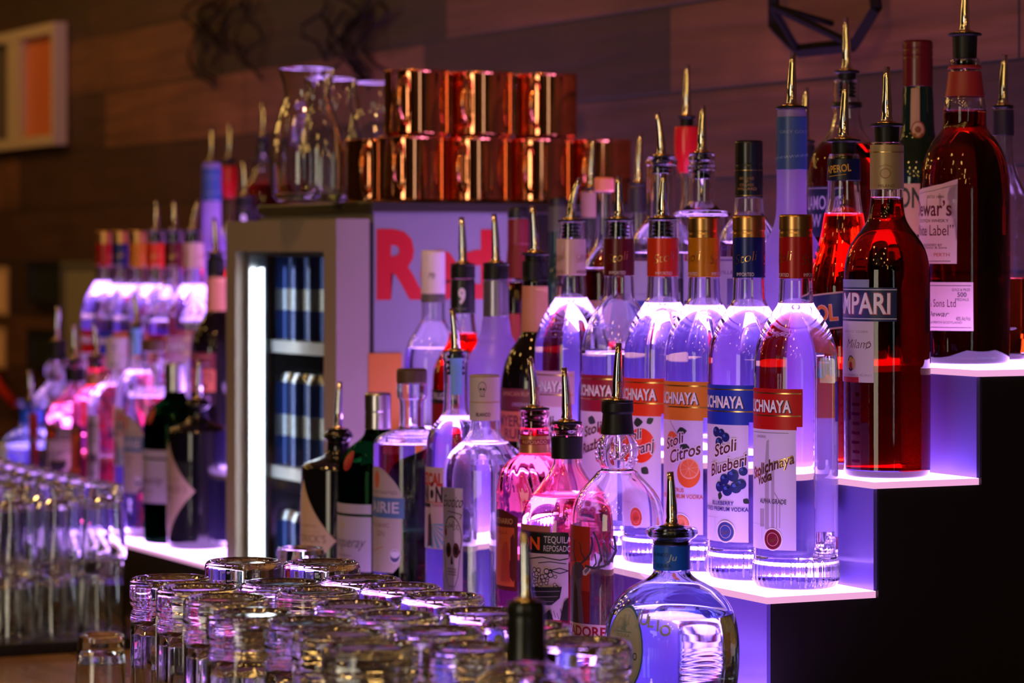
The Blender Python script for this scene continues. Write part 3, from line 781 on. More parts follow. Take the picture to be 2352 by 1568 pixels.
def goose():
    b = Bottle('frosted_vodka_bottle', 'tall frosted vodka bottle with blue neck sleeve glowing lilac behind the capped bottles', 'bottle', 1818, 1.587, ZB,
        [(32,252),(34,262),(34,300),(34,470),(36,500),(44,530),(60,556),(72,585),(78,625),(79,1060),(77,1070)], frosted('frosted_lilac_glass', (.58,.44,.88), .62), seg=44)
    b.wrap('neck_sleeve', 270, 391, pm('blue_sleeve', (.035,.09,.30), .35), .0007)
    ops = [('text','8a9cc8','GREY GOOSE',-30,308,7,dict(width=34)), ('text','8a9cc8','GREY GOOSE',20,308,7,dict(width=34))]
    for i in range(22):
        u = -44+i*5.2; y = 332+ (i*37)%38; ops.append(('line','9ab0d8',[(u,y),(u+1.4,y+5),(u+2.9,y-1),(u+4.0,y+4)],.5))
    b.label('sleeve_print', ops)
    b.label('bird_print', [('line','b8a8e8',[(-8,690),(2,668),(10,650),(14,655),(8,672),(18,668),(26,660),(22,680),(10,690),(-8,690)],.7), ('line','b8a8e8',[(10,690),(16,720),(20,722)],.6)])
    b.pourer(244, 126, 34, .03)
    return b.root
def blackcap():
    b = Bottle('black_capped_bottle', 'clear spirit bottle with tall black gold-printed cap and broad shoulders', 'bottle', 1720, 1.583, ZB,
        [(33,452),(34,458),(34,476),(35,492),(38,498),(52,515),(64,535),(70,565),(71,1070),(69,1080)], CLEAR, 560, water, seg=40)
    b.cap('tall_cap', [(31,325),(32,329),(32,376),(31,379),(32,382),(32.6,455)], pm('black_lacquer', (.01,.01,.011), .25))
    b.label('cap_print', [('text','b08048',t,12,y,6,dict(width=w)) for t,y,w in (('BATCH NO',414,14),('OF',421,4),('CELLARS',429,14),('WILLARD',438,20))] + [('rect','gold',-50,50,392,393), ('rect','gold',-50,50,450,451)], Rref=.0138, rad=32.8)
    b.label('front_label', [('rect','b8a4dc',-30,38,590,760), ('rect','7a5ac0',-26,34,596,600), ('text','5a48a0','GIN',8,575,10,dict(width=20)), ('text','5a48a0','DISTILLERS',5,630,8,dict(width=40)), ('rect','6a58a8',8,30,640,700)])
    return b.root
def flange():
    b = Bottle('flange_shouldered_bottle', 'clear bottle whose wide flat glass shoulder ring glows, dark N label below', 'bottle', 1612, 1.583, ZB,
        [(27,354),(31,358),(31,368),(28,372),(28,378),(33,382),(33,389),(30,394),(30,462),(31,466),(36,476),(44,482),(64,488),(68,492),(66,496),(58,499),(57,1074),(55,1082)], CLEAR, 1000, water, seg=48, sm=1)
    b.pourer(351, 247, 27, .03, plug_to=412)
    b.label('tag_label', [('poly','14121c',[(-14,640),(6,640),(6,700),(-4,725),(-14,700)]), ('text','c8c0e0','N',-4,692,20,dict(width=8,bold=.02)), ('rect','bca8e0',8,34,600,690), ('rect','8470b8',12,30,640,685), ('text','c8c0e0','Y',-4,716,10,dict(width=5))])
    return b.root
def squat():
    b = Bottle('wide_necked_gin_bottle', 'clear gin bottle with thick straight neck and pale label reading 8, under a steel pourer', 'bottle', 1519, 1.583, ZB,
        [(31,361),(37,368),(38,376),(34,382),(34,400),(34,500),(37,510),(52,525),(66,545),(72,570),(73,1060),(71,1072)], CLEAR, 582, water, seg=44)
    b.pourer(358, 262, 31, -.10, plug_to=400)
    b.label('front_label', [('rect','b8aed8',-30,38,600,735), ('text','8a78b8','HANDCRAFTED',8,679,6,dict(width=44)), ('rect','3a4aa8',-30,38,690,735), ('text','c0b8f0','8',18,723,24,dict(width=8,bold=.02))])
    return b.root
def cognacneck():
    b = Bottle('peach_capped_bottle', 'slim-necked bottle with a peach cap and dark red liquid below a clear neck', 'bottle', 1388, 1.583, ZB,
        [(20,440),(19,450),(19,505),(20,545),(26,572),(38,590),(48,610),(52,640),(53,1050),(51,1060)], CLEAR, 622, tint('ruby_liquid', (.55,.03,.10)), seg=40)
    b.cap('peach_cap', [(21,409),(23,413),(23,437),(22,441)], pm('peach_plastic', (.85,.28,.20), .35))
    b.label('front_label', [('rect','a87a78',-20,30,690,760), ('text','4a2a30','X.O.',10,735,16,dict(width=20))])
    return b.root
def redrum_back(px, lab, col, wrapc, ytop, yp, Y, tier, liqc, half=48, pour=True, name='dark_spirit_bottle', liqy=None):
    b = Bottle(name, lab, 'bottle', px, Y, tier,
        [(22,ytop),(23,ytop+6),(23,ytop+70),(25,ytop+120),(32,ytop+150),(44,ytop+178),(half,ytop+210),(half,ytop+500),(half-2,ytop+505)], col, liqy or ytop+150, liqc, seg=36)
    b.wrap('neck_wrap', ytop+4, ytop+62, wrapc, .0007)
    if pour: b.pourer(ytop-8, yp, 22, .04)
    return b
AMB = tint('amber_whisky', (.75,.25,.05)); RED = tint('cherry_liqueur', (.75,.02,.02)); DKR = tint('dark_rum', (.30,.05,.02))
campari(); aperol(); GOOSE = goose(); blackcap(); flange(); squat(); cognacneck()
b = redrum_back(1190, 'dark red liqueur bottle standing in the shade behind the black-necked rum bottle', CLEAR, pm('wine_foil', (.16,.012,.02), .35), 500, 0, 1.583, ZB, DKR, 44, pour=False)
b.cap('dark_cap', [(22,478),(24,482),(24,502)], BLK)
b.label('front_label', [('rect','8a2c2c',-18,28,720,800)])
b.label('neck_label', [('rect','6a1818',-30,30,560,640), ('text','b06a30','RESERVE',5,620,18,dict(width=30))])
b = redrum_back(1282, 'dark green glass bottle at the back of the step behind the cream-foil vodka', pm('bottle_green', (.01,.03,.02), .08), pm('olive_foil', (.05,.05,.03), .35), 470, 0, 1.70, ZA, None, 40, pour=False)
b.cap('dark_cap', [(21,455),(23,459),(23,473)], BLK)

# ---- top step (tier A)
def dewars():
    b = Bottle('scotch_whisky_bottle', 'large amber scotch bottle with red collar at the end of the top tread', 'bottle', 2216, 1.735, ZA,
        [(33,136),(35,140),(35,148),(33,152),(36,160),(36,168),(40,200),(43,222),(47,232),(49,250),(49,292),(54,302),(72,322),(88,350),(98,385),(103,430),(104,480),(103,790),(101,826)], CLEAR, 258, tint('scotch', (.50,.085,.02)), seg=48)
    b.wrap('neck_collar', 166, 223, pm('red_collar', (.33,.02,.02), .45), .0008)
    b.wrap('neck_ring', 152, 160, MATS['red_collar'], .0016)
    b.pourer(76, -30, 36, .03, plug_to=158, top_y=76)
    W = 36
    b.label('front_label', [('poly','d8c0a8',[(-36,440),(0,432),(20,425),(36,414),(36,606),(-36,606)]), ('line','3a2a30',[(-30,448),(10,440),(34,428)],.4), ('text','4a3a3a','ESTD 1846',12,457,6,dict(width=22)),
        ('text','5a1a30','Dewar\u2019s',2,497,34,dict(width=58,bold=.012)), ('text','3a2a3a','SCOTCH WHISKY',6,512,7,dict(width=44)), ('text','5a1a30','White Label\u201d',2,542,24,dict(width=62)),
        ('text','4a3a3a','BLENDED BY',8,566,5,dict(width=26)), ('text','4a3a3a','John Dewar & Sons',6,572,5,dict(width=40)), ('text','b04a3a','PERTH',20,590,8,dict(width=18)), ('rect','3a2a30',-30,30,600,601)])
    b.label('lower_label', [('rect','d8b8b0',-52,52,648,758), ('rect','4a3a40',-50,50,655,656.5), ('rect','4a3a40',-50,50,750,751.5), ('text','5a1a30','John Dewar & Sons Ltd',0,704,17,dict(width=70)),
        ('text','5a4a50','GOLD & PRIZE',40,668,6,dict(width=18)), ('text','5a4a50','500',41,681,10,dict(width=9,bold=.02)), ('text','5a4a50','MEDALS',41,690,6,dict(width=13)), ('text','4a3a40','Dewar',14,726,12,dict(width=26,shear=.4)), ('text','5a4a50','DISTILLERS PERTH SCOTLAND',16,742,5,dict(width=50)), ('text','5a4a50','40% Alc/Vol',42,735,9,dict(width=14))])
    b.label('back_label', [('rect','cbb8c8',-22,22,650,760)], rot0=PI)
    return b.root
def jameson():
    b = Bottle('green_whiskey_bottle', 'dark green whiskey bottle with red cap and paper strip, behind the large scotch', 'bottle', 2108, 1.775, ZA,
        [(33,150),(33,190),(36,230),(38,300),(42,322),(54,342),(70,365),(78,395),(80,430),(80,800),(78,810)], pm('deep_green_glass', (.006,.022,.012), .06, 0, .6), seg=40)
    b.cap('red_cap', [(32,95),(34.5,99),(34.5,112),(33,114),(34.5,117),(34.5,128),(33,131),(34.5,135),(34.5,150),(34.5,200)], pm('dark_red_cap', (.11,.006,.010), .25))
    b.label('paper_strip', [('rect','a8885c',10,21,205,300), ('ell','8a4a2a',19,300,8,20), ('ell','b89870',19,300,6.4,16), ('ell','7a3a22',19,300,3.5,8)], Rref=.019)
    b.label('front_label', [('rect','b89468',-42,42,424,540), ('text','22301c','JAMESON',3,478,44,dict(width=78,bold=.02))])
    return b.root
def tullamore():
    b = Bottle('irish_whiskey_bottle', 'red-amber whiskey bottle with purple-lit pourer rising behind the orange aperitif', 'bottle', 1945, 1.735, ZA,
        [(29,185),(31,190),(30,240),(33,250),(32,262),(36,290),(44,312),(62,330),(78,350),(86,375),(88,410),(88,790),(86,800)], CLEAR, 335, tint('red_whiskey', (.55,.05,.025)), seg=40)
    b.wrap('neck_ring', 236, 248, BLK, .0016)
    b.pourer(162, 45, 27, -.02, plug_to=225)
    b.label('front_label', [('rect','141c40',-40,36,430,545), ('rect','a89ab0',-40,36,433,435), ('text','b8a8c8','TULLAMORE',-3,482,30,dict(width=70,bold=.012)), ('text','b8a8c8','DEW',-3,522,28,dict(width=30,bold=.012))])
    return b.root
def redneck():
    b = Bottle('red_sleeved_bottle', 'thin-necked bottle with glossy red sleeve and pourer, tallest between the gin bottles', 'bottle', 1577, 1.735, ZA,
        [(25,290),(27,294),(28,340),(24,372),(16,400),(13,440),(20,500),(50,540),(56,580),(56,800),(54,806)], CLEAR, 560, water, seg=36)
    b.wrap('red_sleeve', 292, 398, pm('glossy_red', (.45,.008,.012), .2), .0007)
    b.pourer(266, 152, 20, .02)
    return b.root
dewars(); jameson(); TUL = tullamore(); RN = redneck()
b = redrum_back(1848, 'dark liqueur bottle mostly hidden behind the frosted bottle with blue sleeve', CLEAR, pm('dark_wrap', (.02,.015,.02), .4), 330, 205, 1.76, ZA, DKR, 56)
b = redrum_back(1467, 'dark-necked bottle with pourer at the wall side, behind the maroon-foil vodka', CLEAR, pm('dark_wrap', (.02,.015,.02), .4), 428, 310, 1.715, ZA, DKR, 44)
BEI = redrum_back(1358, 'bottle with dull beige neck and pourer rising in front of the end copper mug', CLEAR, pm('beige_neck', (.30,.17,.15), .45), 438, 320, 1.735, ZA, AMB, 44)
b = redrum_back(2304, 'amber whisky bottle close to the timber wall, past the large scotch', CLEAR, pm('dark_wrap', (.02,.015,.02), .4), 250, 130, 1.83, ZA, AMB, 60, liqy=640)
b.label('back_label', [('rect','c8b8c8',8,32,650,770)])

# ---- first lit step (tier C), towards the fridge
def myers():
    b = Bottle('dark_rum_bottle', 'black rum bottle with cream neck label and orange-red front label', 'bottle', 1229, 1.486, ZC,
        [(27,640),(29,646),(30,756),(32,764),(40,780),(56,802),(70,832),(78,868),(80,910),(80,1210),(78,1220)], DARK, seg=44)
    b.pourer(580, 475, 30, -.06)
    b.wrap('black_collar', 600, 645, MATS['black_rubber'], .0012)
    b.label('neck_label', [('rect','c88a62',-38,38,657,762), ('rect','e0a878',16,38,662,745), ('ell','5a2818',6,700,4.5,19), ('ell','c88a62',6,692,1.7,5), ('ell','c88a62',6,707,1.7,5), ('text','7a3a28','JAMAICAN',5,733,7,dict(width=26))])
    b.label('front_label', [('rect','6a2030',-44,46,890,940), ('text','c88a6a','JAMAICAN RUM',18,907,10,dict(width=40)), ('text','b89ac0','ORIGINAL',26,930,8,dict(width=22)), ('rect','c86a50',-44,46,942,1010), ('text','5a2030','MYERS\u2019S',16,976,24,dict(width=50,bold=.02)), ('text','5a2030','RUM',18,1004,22,dict(width=30,bold=.02)), ('poly','2a1020',[(-44,1060),(46,1010),(46,1050),(-44,1110)]), ('text','c8a0c8','Dark',28,1045,18,dict(width=24,rot=.35,shear=.3))])
    return b.root
def lilac():
    b = Bottle('lilac_frosted_bottle', 'frosted bottle with grey metallic neck wrap and stepped shoulder glowing lilac', 'bottle', 1139, 1.486, ZC,
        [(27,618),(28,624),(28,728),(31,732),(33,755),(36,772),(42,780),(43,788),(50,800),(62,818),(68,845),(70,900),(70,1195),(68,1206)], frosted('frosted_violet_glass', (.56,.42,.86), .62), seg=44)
    b.wrap('neck_wrap', 645, 727, pm('grey_metal_wrap', (.34,.31,.40), .28, .8), .0007)
    b.pourer(603, 495, 28, -.04)
    b.wrap('dark_collar', 608, 642, MATS['black_rubber'], .0010)
    return b.root
def nine():
    b = Bottle('red_rum_bottle', 'red liquid bottle with black neck wrap showing a white 9', 'bottle', 1063, 1.486, ZC,
        [(26,640),(27,650),(27,722),(28,735),(32,768),(36,790),(52,812),(66,840),(72,880),(73,1180),(71,1190)], CLEAR, 768, tint('scarlet_rum', (.85,.03,.02)), seg=40)
    b.wrap('neck_wrap', 642, 720, pm('black_wrap', (.012,.012,.014), .3), .0007)
    b.label('wrap_print', [('text','e0dcec','9',15.5,696,32,dict(width=8.5,bold=.05)), ('text','8a8494','CRUZAN',14,712,5,dict(width=14))], Rref=.0146)
    b.pourer(605, 502, 27, -.03)
    b.wrap('dark_collar', 612, 640, MATS['black_rubber'], .0012)
    b.label('front_label', [('rect','1c0a10',-38,40,894,925), ('text','d0c0c8','CRUZAN',14,915,14,dict(width=46,bold=.01)), ('rect','7a0a10',-38,40,925,1040)])
    return b.root
def whitecap():
    b = Bottle('white_capped_bottle', 'clear bottle with tall white cap standing in front of the red lettering', 'bottle', 995, 1.486, ZC,
        [(26,675),(27,682),(27,735),(30,741),(33,745),(42,760),(58,785),(66,815),(68,850),(68,1170),(66,1180)], CLEAR, 800, water, seg=40)
    b.cap('white_cap', [(26,577),(27.5,582),(27.5,675)], pm('white_lacquer', (.72,.66,.74), .35))
    b.wrap('grey_band', 676, 695, pm('grey_band', (.12,.11,.13), .4), .0008)
    b.label('cap_print', [('text','6a5a78','Mt',14,640,14,dict(width=8,shear=.3))], Rref=.0142, rad=27.6)
    return b.root
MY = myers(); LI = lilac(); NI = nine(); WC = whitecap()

# ---- lowest step (tier D)
def donjulio():
    b = Bottle('round_tequila_bottle', 'squat round tequila bottle with flared lip, blue neck band and blue-rimmed oval label', 'bottle', 1543, 1.285, ZD,
        [(50,1211),(57,1213),(60,1220),(60,1226),(56,1233),(42,1240),(41,1250),(41,1306),(44,1318),(58,1330),(84,1343),(110,1360),(132,1384),(146,1412),(153,1445),(156,1485),(155,1540),(148,1590),(132,1625),(112,1640)], BLUEG, 1412, tint('clear_tequila', (.93,.94,1.0)), seg=72, neck_t=.0045, sm=2)
    b.wrap('neck_band', 1252, 1307, pm('blue_band', (.01,.14,.95), .35, 0), .0007)
    b.label('band_print', [('text','0a1a50','BLANCO',6,1275,8,dict(width=16)), ('text','0a1a50','TEQUILA',9,1300,8,dict(width=15)), ('text','c8e0f8','Ju',17,1284,14,dict(width=7,shear=.3))], Rref=.0161)
    b.pourer(1207, 1088, 28, -.03, plug_to=1252)
    R0 = b.R(b.h(1480))
    u0 = 15
    b.label('front_label', [('ell','3a78d8',u0,1478,23,98), ('ell','d4daff',u0,1478,21.4,92), ('ell','7a8cc8',u0,1478,20.4,88), ('ell','d0d8ff',u0,1478,20.1,87),
        ('poly','8ab0dc',[(u0-3,1435),(u0-2,1415),(u0,1400),(u0+2,1415),(u0+7,1420),(u0+3,1428),(u0+4,1437)]), ('rect','8ab0dc',u0-10,u0+10,1437,1440), ('text','6a7ab0','TEQUILA',u0,1450,7,dict(width=17)),
        ('text','7a8ab8','RESERVADO',u0,1462,5,dict(width=22)), ('text','2a3a90','Don Julio',u0,1500,26,dict(width=34)), ('rect','2a4aa8',u0+2,u0+7,1535,1550), ('rect','8a98d0',u0-12,u0+12,1515,1518)], Rref=R0)
    bm = BM(); 
    for i, ch in enumerate('DON JULIO'):
        fl = BM(); add_text(fl, ch, 0, b.h(1418), .0088, bold=.03)
        for v in fl.verts: v.co.y += -.0016*(i-4)**2*.35
        wrap_layer(bm, fl, b.R, .0008, 0, .003, .05+i*.115, Rref=R0)
    new_obj('raised_lettering', bm, pm('moulded_glass_letters', (.62,.66,.95), .12, .1, .8), b.root)
    return b.root
def cazadores():
    b = Bottle('stag_tequila_bottle', 'clear tequila bottle with round bulb in its neck and a stag on a red strip', 'bottle', 1418, 1.348, ZD,
        [(30,992),(34,998),(42,1012),(47,1030),(47,1048),(42,1064),(37,1074),(37,1079),(46,1083),(50,1088),(58,1098),(72,1112),(88,1130),(100,1152),(107,1182),(108,1230),(108,1545),(105,1565)], CLEAR, 1500, water, seg=60, neck_t=.003)
    rub = pm('black_rubber', (.006,.006,.007), .42, 0, .3)
    b.cap('rubber_cap', [(34,921),(36.5,926),(37,946),(34,950),(35,965),(38.5,996),(36,998)], rub)
    b.pourer(919, 792, 34, .03)
    bm = BM(); tube(bm, [(0,0,b.h(998)),(0,0,b.h(1052))], .0018, 8); new_obj('breather_tube', bm, MATS['polished_steel'], b.root, smooth=True)
    ant = '4a3a58'; ops = [('rect','b03020',-48,21,1203,1422), ('poly','e0402a',[(-48,1300),(21,1278),(21,1310),(-48,1330)]), ('poly','8a1a18',[(-48,1340),(21,1350),(21,1422),(-48,1422)]),
        ('rect','d8b8c8',-48,48,1424,1470), ('text','9a1a30','CAZADORES',4,1452,22,dict(width=82,bold=.03)), ('rect','9a1a30',-48,48,1460,1463)]
    ops += [('poly','6a5480',[(-18,1424),(-12,1340),(-8,1300),(0,1286),(8,1284),(13,1292),(12,1310),(10,1340),(14,1424)]), ('poly','3c2c4c',[(-6,1424),(-3,1350),(0,1330),(4,1350),(6,1424)]), ('poly','54406a',[(0,1290),(10,1286),(14,1296),(11,1318),(4,1326),(-2,1310)]),
        ('poly','d0b8dc',[(12,1304),(18,1292),(23,1290),(22,1302),(17,1314),(13,1314)]), ('poly','7a6490',[(14,1304),(18,1296),(21,1294),(20,1302),(16,1310)]),
        ('line',ant,[(8,1290),(16,1278),(22,1262),(24,1242),(23,1226)],2.0), ('line',ant,[(16,1278),(10,1262),(8,1240)],1.4), ('line',ant,[(2,1288),(-4,1262),(-2,1236)],1.7),
        ('line',ant,[(16,1292),(26,1296),(36,1290),(43,1276),(47,1255),(46,1232),(45,1222)],2.3), ('line',ant,[(30,1294),(33,1270),(31,1246),(28,1226),(25,1214)],1.7), ('line',ant,[(38,1288),(40,1262),(36,1240)],1.4), ('line',ant,[(47,1255),(43,1246),(41,1240)],1.1), ('line',ant,[(24,1296),(28,1284),(27,1264)],1.4)]
    b.label('front_label', ops)
    bm = BM(); random.seed(4)       # moulded flowers on the bulb
    for i in range(46):
        t = random.uniform(0, 2*PI); z = b.h(random.uniform(1016,1060)); r = b.R(z)
        bmesh.ops.create_icosphere(bm, subdivisions=1, radius=random.uniform(.0012,.0024), matrix=Matrix.Translation((r*math.sin(t), -r*math.cos(t), z)))
    new_obj('moulded_flowers', bm, CLEAR, b.root, smooth=True)
    return b.root
def espolon():
    b = Bottle('reposado_tequila_bottle', 'rosy tequila bottle with black banded label and engraved picture, thick black stopper', 'bottle', 1302, 1.355, ZD,
        [(33,974),(38,978),(39,986),(35,992),(34,1000),(33,1052),(34,1066),(39,1080),(52,1100),(72,1124),(90,1146),(101,1172),(106,1205),(107,1250),(107,1500),(104,1515)], PINKG, 1140, tint('rosy_tequila', (.98,.62,.70)), seg=56)
    b.wrap('rubber_sleeve', 1003, 1053, MATS['black_rubber'], .0012)
    b.pourer(968, 848, 33, -.05, plug_to=1000)
    K = '14101a'; Wd = 52
    ops = [('rect','b86a72',-30,34,1200,1216), ('rect',K,-Wd,Wd,1214,1263), ('text','f05a1c','ESPOL\u00d2N',-18.5,1254,27,dict(width=82,bold=.03)), ('text','d8ccdc','TEQUILA',26.5,1238,15,dict(width=28,align='L')), ('text','d8ccdc','REPOSADO',26.5,1257,13,dict(width=29,align='L')),
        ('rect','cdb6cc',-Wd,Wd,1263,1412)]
    ops[3] = ('text','d8ccdc','TEQUILA',41,1238,15,dict(width=28)); ops[4] = ('text','d8ccdc','REPOSADO',41,1257,13,dict(width=28))
    random.seed(11)
    for i in range(34):
        u = 26+random.uniform(-12,14); y = 1322+random.uniform(-24,16); r = random.uniform(1.8,3.0)
        ops += [('ell',K,u,y,r,r*2.2), ('ell','cdb6cc',u,y,r*.72,r*1.5)]
    ops += [('poly','1c1622',[(12,1340),(46,1336),(44,1362),(36,1378),(24,1380),(15,1368)]), ('line','8a7a90',[(14,1350),(44,1346)],.5), ('line','8a7a90',[(16,1362),(42,1358)],.5), ('line','8a7a90',[(22,1372),(38,1370)],.5),
        ('line',K,[(10,1276),(26,1270),(44,1276),(52,1272)],1.0), ('line',K,[(22,1284),(34,1280),(50,1284)],.8), ('line',K,[(34,1300),(44,1294),(52,1300),(44,1306),(34,1300)],.9),
        ('poly',K,[(-10,1270),(2,1268),(8,1285),(4,1300),(10,1318),(4,1340),(10,1380),(4,1412),(-12,1412)]), ('poly',K,[(14,1412),(18,1395),(24,1390),(28,1400),(34,1388),(38,1412)]), ('poly',K,[(44,1412),(48,1370),(52,1360),(52,1412)]),
        ('line','cdb6cc',[(-2,1300),(2,1330),(-2,1360),(3,1400)],.6)]
    for i in range(14): ops.append(('line',K,[(6+i*3.2,1386+(i%3)*5),(8+i*3.2,1400+(i%4)*3)],.5))
    b.label('front_label', ops)
    return b.root
def centenario():
    b = Bottle('swirled_tequila_bottle', 'pink-glowing tequila bottle with swirled glass shoulder and orange arched label', 'bottle', 1228, 1.373, ZD,
        [(31,942),(34,946),(34,956),(31,960),(31,985),(34,990),(34,1040),(38,1046),(54,1054),(72,1072),(83,1100),(88,1140),(88,1440),(86,1460)], glass('rosy_swirl_glass', (1.0,.80,.85), 0, 1.45), 985, tint('pink_tequila', (.97,.50,.60)), seg=96,
        mod=lambda i,t,r,z: 1+.012*math.sin(18*t+z*160) if z > .155 and r > .017 else 1)
    b.wrap('gold_neck_band', 1000, 1040, pm('amber_band', (.55,.25,.12), .3, .5), .0008)
    b.label('band_print', [('rect','8a2030',-40,40,1008,1020), ('text','e0c090','REPOSADO',16,1018,8,dict(width=24)), ('text','e0c090','REPOSADO',-20,1018,8,dict(width=24))], Rref=.0143)
    b.pourer(936, 826, 32, -.10, plug_to=985)
    arch = [(-26+52*i/16, 1182-16*math.sin(PI*i/16)) for i in range(17)]
    b.label('front_label', [('poly','5a1a20',arch+[(26,1350),(-26,1350)]), ('poly','c85a30',[(-22,1206),(22,1206),(22,1340),(-22,1340)]), ('text','c89060','CENTENARIO',0,1198,12,dict(width=40,bold=.02)), ('text','8a2a20','TEQUILA',2,1222,7,dict(width=22)),
        ('poly','b04030',[(2,1330),(4,1260),(8,1240),(13,1238),(15,1260),(17,1330)])])
    return b.root
def exotico():
    b = Bottle('blanco_tequila_bottle', 'angular clear tequila bottle with cream skull-printed cap and painted skull strip label', 'bottle', 1113, 1.36, ZD,
        [(32,964),(33,970),(34,985),(38,996),(48,1010),(66,1026),(84,1044),(93,1068),(95,1100),(95,1440),(92,1478)], CLEAR, 1020, water, seg=48,
        mod=lambda i,t,r,z: (1 - .045*math.cos(4*(t-.78)) if r > .03 else 1), sm=1)
    b.cap('cream_cap', [(34,862),(35,865),(35,924),(34.4,926),(35,928),(35,965)], pm('cream_lacquer', (.62,.54,.56), .4))
    sk = '2a1a2a'
    b.label('cap_print', [('rect','b8945a',-50,50,922,924), ('rect','b8945a',-50,50,864,866), ('ell',sk,15.6,889,4.3,13), ('rect',sk,13.2,18,896,910), ('ell','c8b8c4',15.6,889,3.8,11.6), ('rect','c8b8c4',13.6,17.6,896,908), ('ell',sk,14.1,893,1.1,3), ('ell',sk,17.2,893,1.1,3), ('ell',sk,15.6,899,.4,1.6), ('line',sk,[(14,904),(17.2,904)],.35),
        ('text',sk,'BLANCO',16.5,955,8,dict(width=15,bold=.02))], Rref=.0160, rad=35.1)
    K = '241420'; ux = 10
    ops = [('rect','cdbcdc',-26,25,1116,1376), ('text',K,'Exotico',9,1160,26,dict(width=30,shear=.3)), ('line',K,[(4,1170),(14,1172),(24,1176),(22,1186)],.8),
        ('ell',K,ux,1232,14.2,52), ('ell','d8c8e0',ux,1232,13.4,49), ('poly','d8c8e0',[(ux-11,1258),(ux+11,1258),(ux+8,1320),(ux+4,1340),(ux-4,1340),(ux-8,1320)]), ('line',K,[(ux-12.5,1258),(ux-9,1318),(ux-5,1340),(ux+5,1340),(ux+9,1318),(ux+12.5,1258)],.7),
        ('ell',K,ux-5,1258,4.6,17), ('ell','8a3a3a',ux-5,1258,3.5,13.5), ('ell',K,ux-5,1258,2.8,11), ('ell',K,ux+6.5,1258,4.6,17), ('ell','8a3a3a',ux+6.5,1258,3.5,13.5), ('ell',K,ux+6.5,1258,2.8,11),
        ('poly',K,[(ux-.6,1272),(ux+.8,1270),(ux+2.4,1290),(ux-1.6,1290)]), ('ell','b03040',ux-10,1218,2.2,9)]
    for y in (1300,1307,1314): ops.append(('line',K,[(ux-7,y),(ux+7,y)],.5))
    for i in range(9): ops.append(('line',K,[(ux-6+i*1.6,1299),(ux-6+i*1.6,1315)],.35))
    for i in range(26):
        t = i*2.4; r_ = 3+ (i*1.7)%8; ops.append(('line',K,[(ux+r_*math.cos(t),1212-r_*1.9*abs(math.sin(t))),(ux+(r_+1.6)*math.cos(t+.25),1212-(r_+1.6)*1.9*abs(math.sin(t+.25)))],.6))
    ops.append(('text',K,'100% AGAVE',8,1366,6,dict(width=20)))
    b.label('front_label', ops)
    return b.root
def mezcal():
    b = Bottle('mezcal_bottle', 'clear mezcal bottle with light blue tape on its neck and blue sunray label', 'bottle', 1047, 1.366, ZD,
        [(28,808),(31,812),(31,826),(28,832),(28,930),(31,952),(40,964),(56,980),(66,1004),(70,1040),(71,1400),(69,1440)], CLEAR, 958, water, seg=44)
    b.pourer(806, 712, 31, -.10, plug_to=862)
    b.label('blue_tape', [('rect','7ab0e8',9,22,822,906)], Rref=.0132)
    K = '2a1a2c'
    b.label('front_label', [('rect','c8b0b8',-42,32,1070,1256), ('text','b8403a','MEZCAL',1,1111,26,dict(width=44,bold=.05)), ('text',K,'UNI\u00d3N',2,1147,32,dict(width=42,bold=.04)), ('rect','b8403a',-30,28,1149,1151), ('rect','b88a98',8,30,1153,1160), ('rect',K,-30,6,1153,1162)] +
        [('poly','6aa0c8',[(8,1200),(30,y),(30,y+9)]) for y in (1196,1213,1232)] + [('poly','6aa0c8',[(8,1202),(30-i*9,1254),(25-i*9,1254)]) for i in (0,1,2,3)] + [('poly','4a3040',[(2,1180),(6,1175),(8,1200),(9,1250),(1,1250)])])
    return b.root
def prairie():
    b = Bottle('organic_gin_bottle', 'clear gin bottle with brown wooden stopper and blue-banded arched label', 'bottle', 946, 1.36, ZD,
        [(34,880),(35,884),(35,908),(33,914),(28,920),(28,978),(31,984),(46,988),(72,998),(86,1010),(89,1022),(89,1400),(87,1412)], CLEAR, 1018, water, seg=48, sm=1)
    b.cap('wooden_stopper', [(33,848),(35,852),(35,876),(34,880)], pm('brown_wood', (.11,.055,.035), .5))
    arch = [(-38+76*i/20, 1130-62*math.sin(PI*i/20)**.7) for i in range(21)]
    b.label('front_label', [('poly','b8a8ac',arch+[(38,1240),(36,1290),(28,1308),(-30,1308),(-38,1240)]), ('ell','d06a50',2,1098,6,20), ('text','6a5a68','HANDCRAFTED',10,1130,7,dict(width=46)),
        ('rect','5070a8',-41,41,1138,1184), ('text','ccc0d8','PRAIRIE',2,1172,24,dict(width=66,bold=.02)), ('text','8a5a60','ORGANIC',6,1206,10,dict(width=34)), ('text','8a5a60','GIN',9,1226,12,dict(width=14)), ('poly','b88a80',[(-10,1262),(14,1248),(14,1252),(-10,1266)]), ('ell','e0d4e8',30,1270,6.6,16), ('ell','4a4a78',30,1270,5.8,14), ('ell','d8cce4',30,1266,5.2,8)])
    return b.root
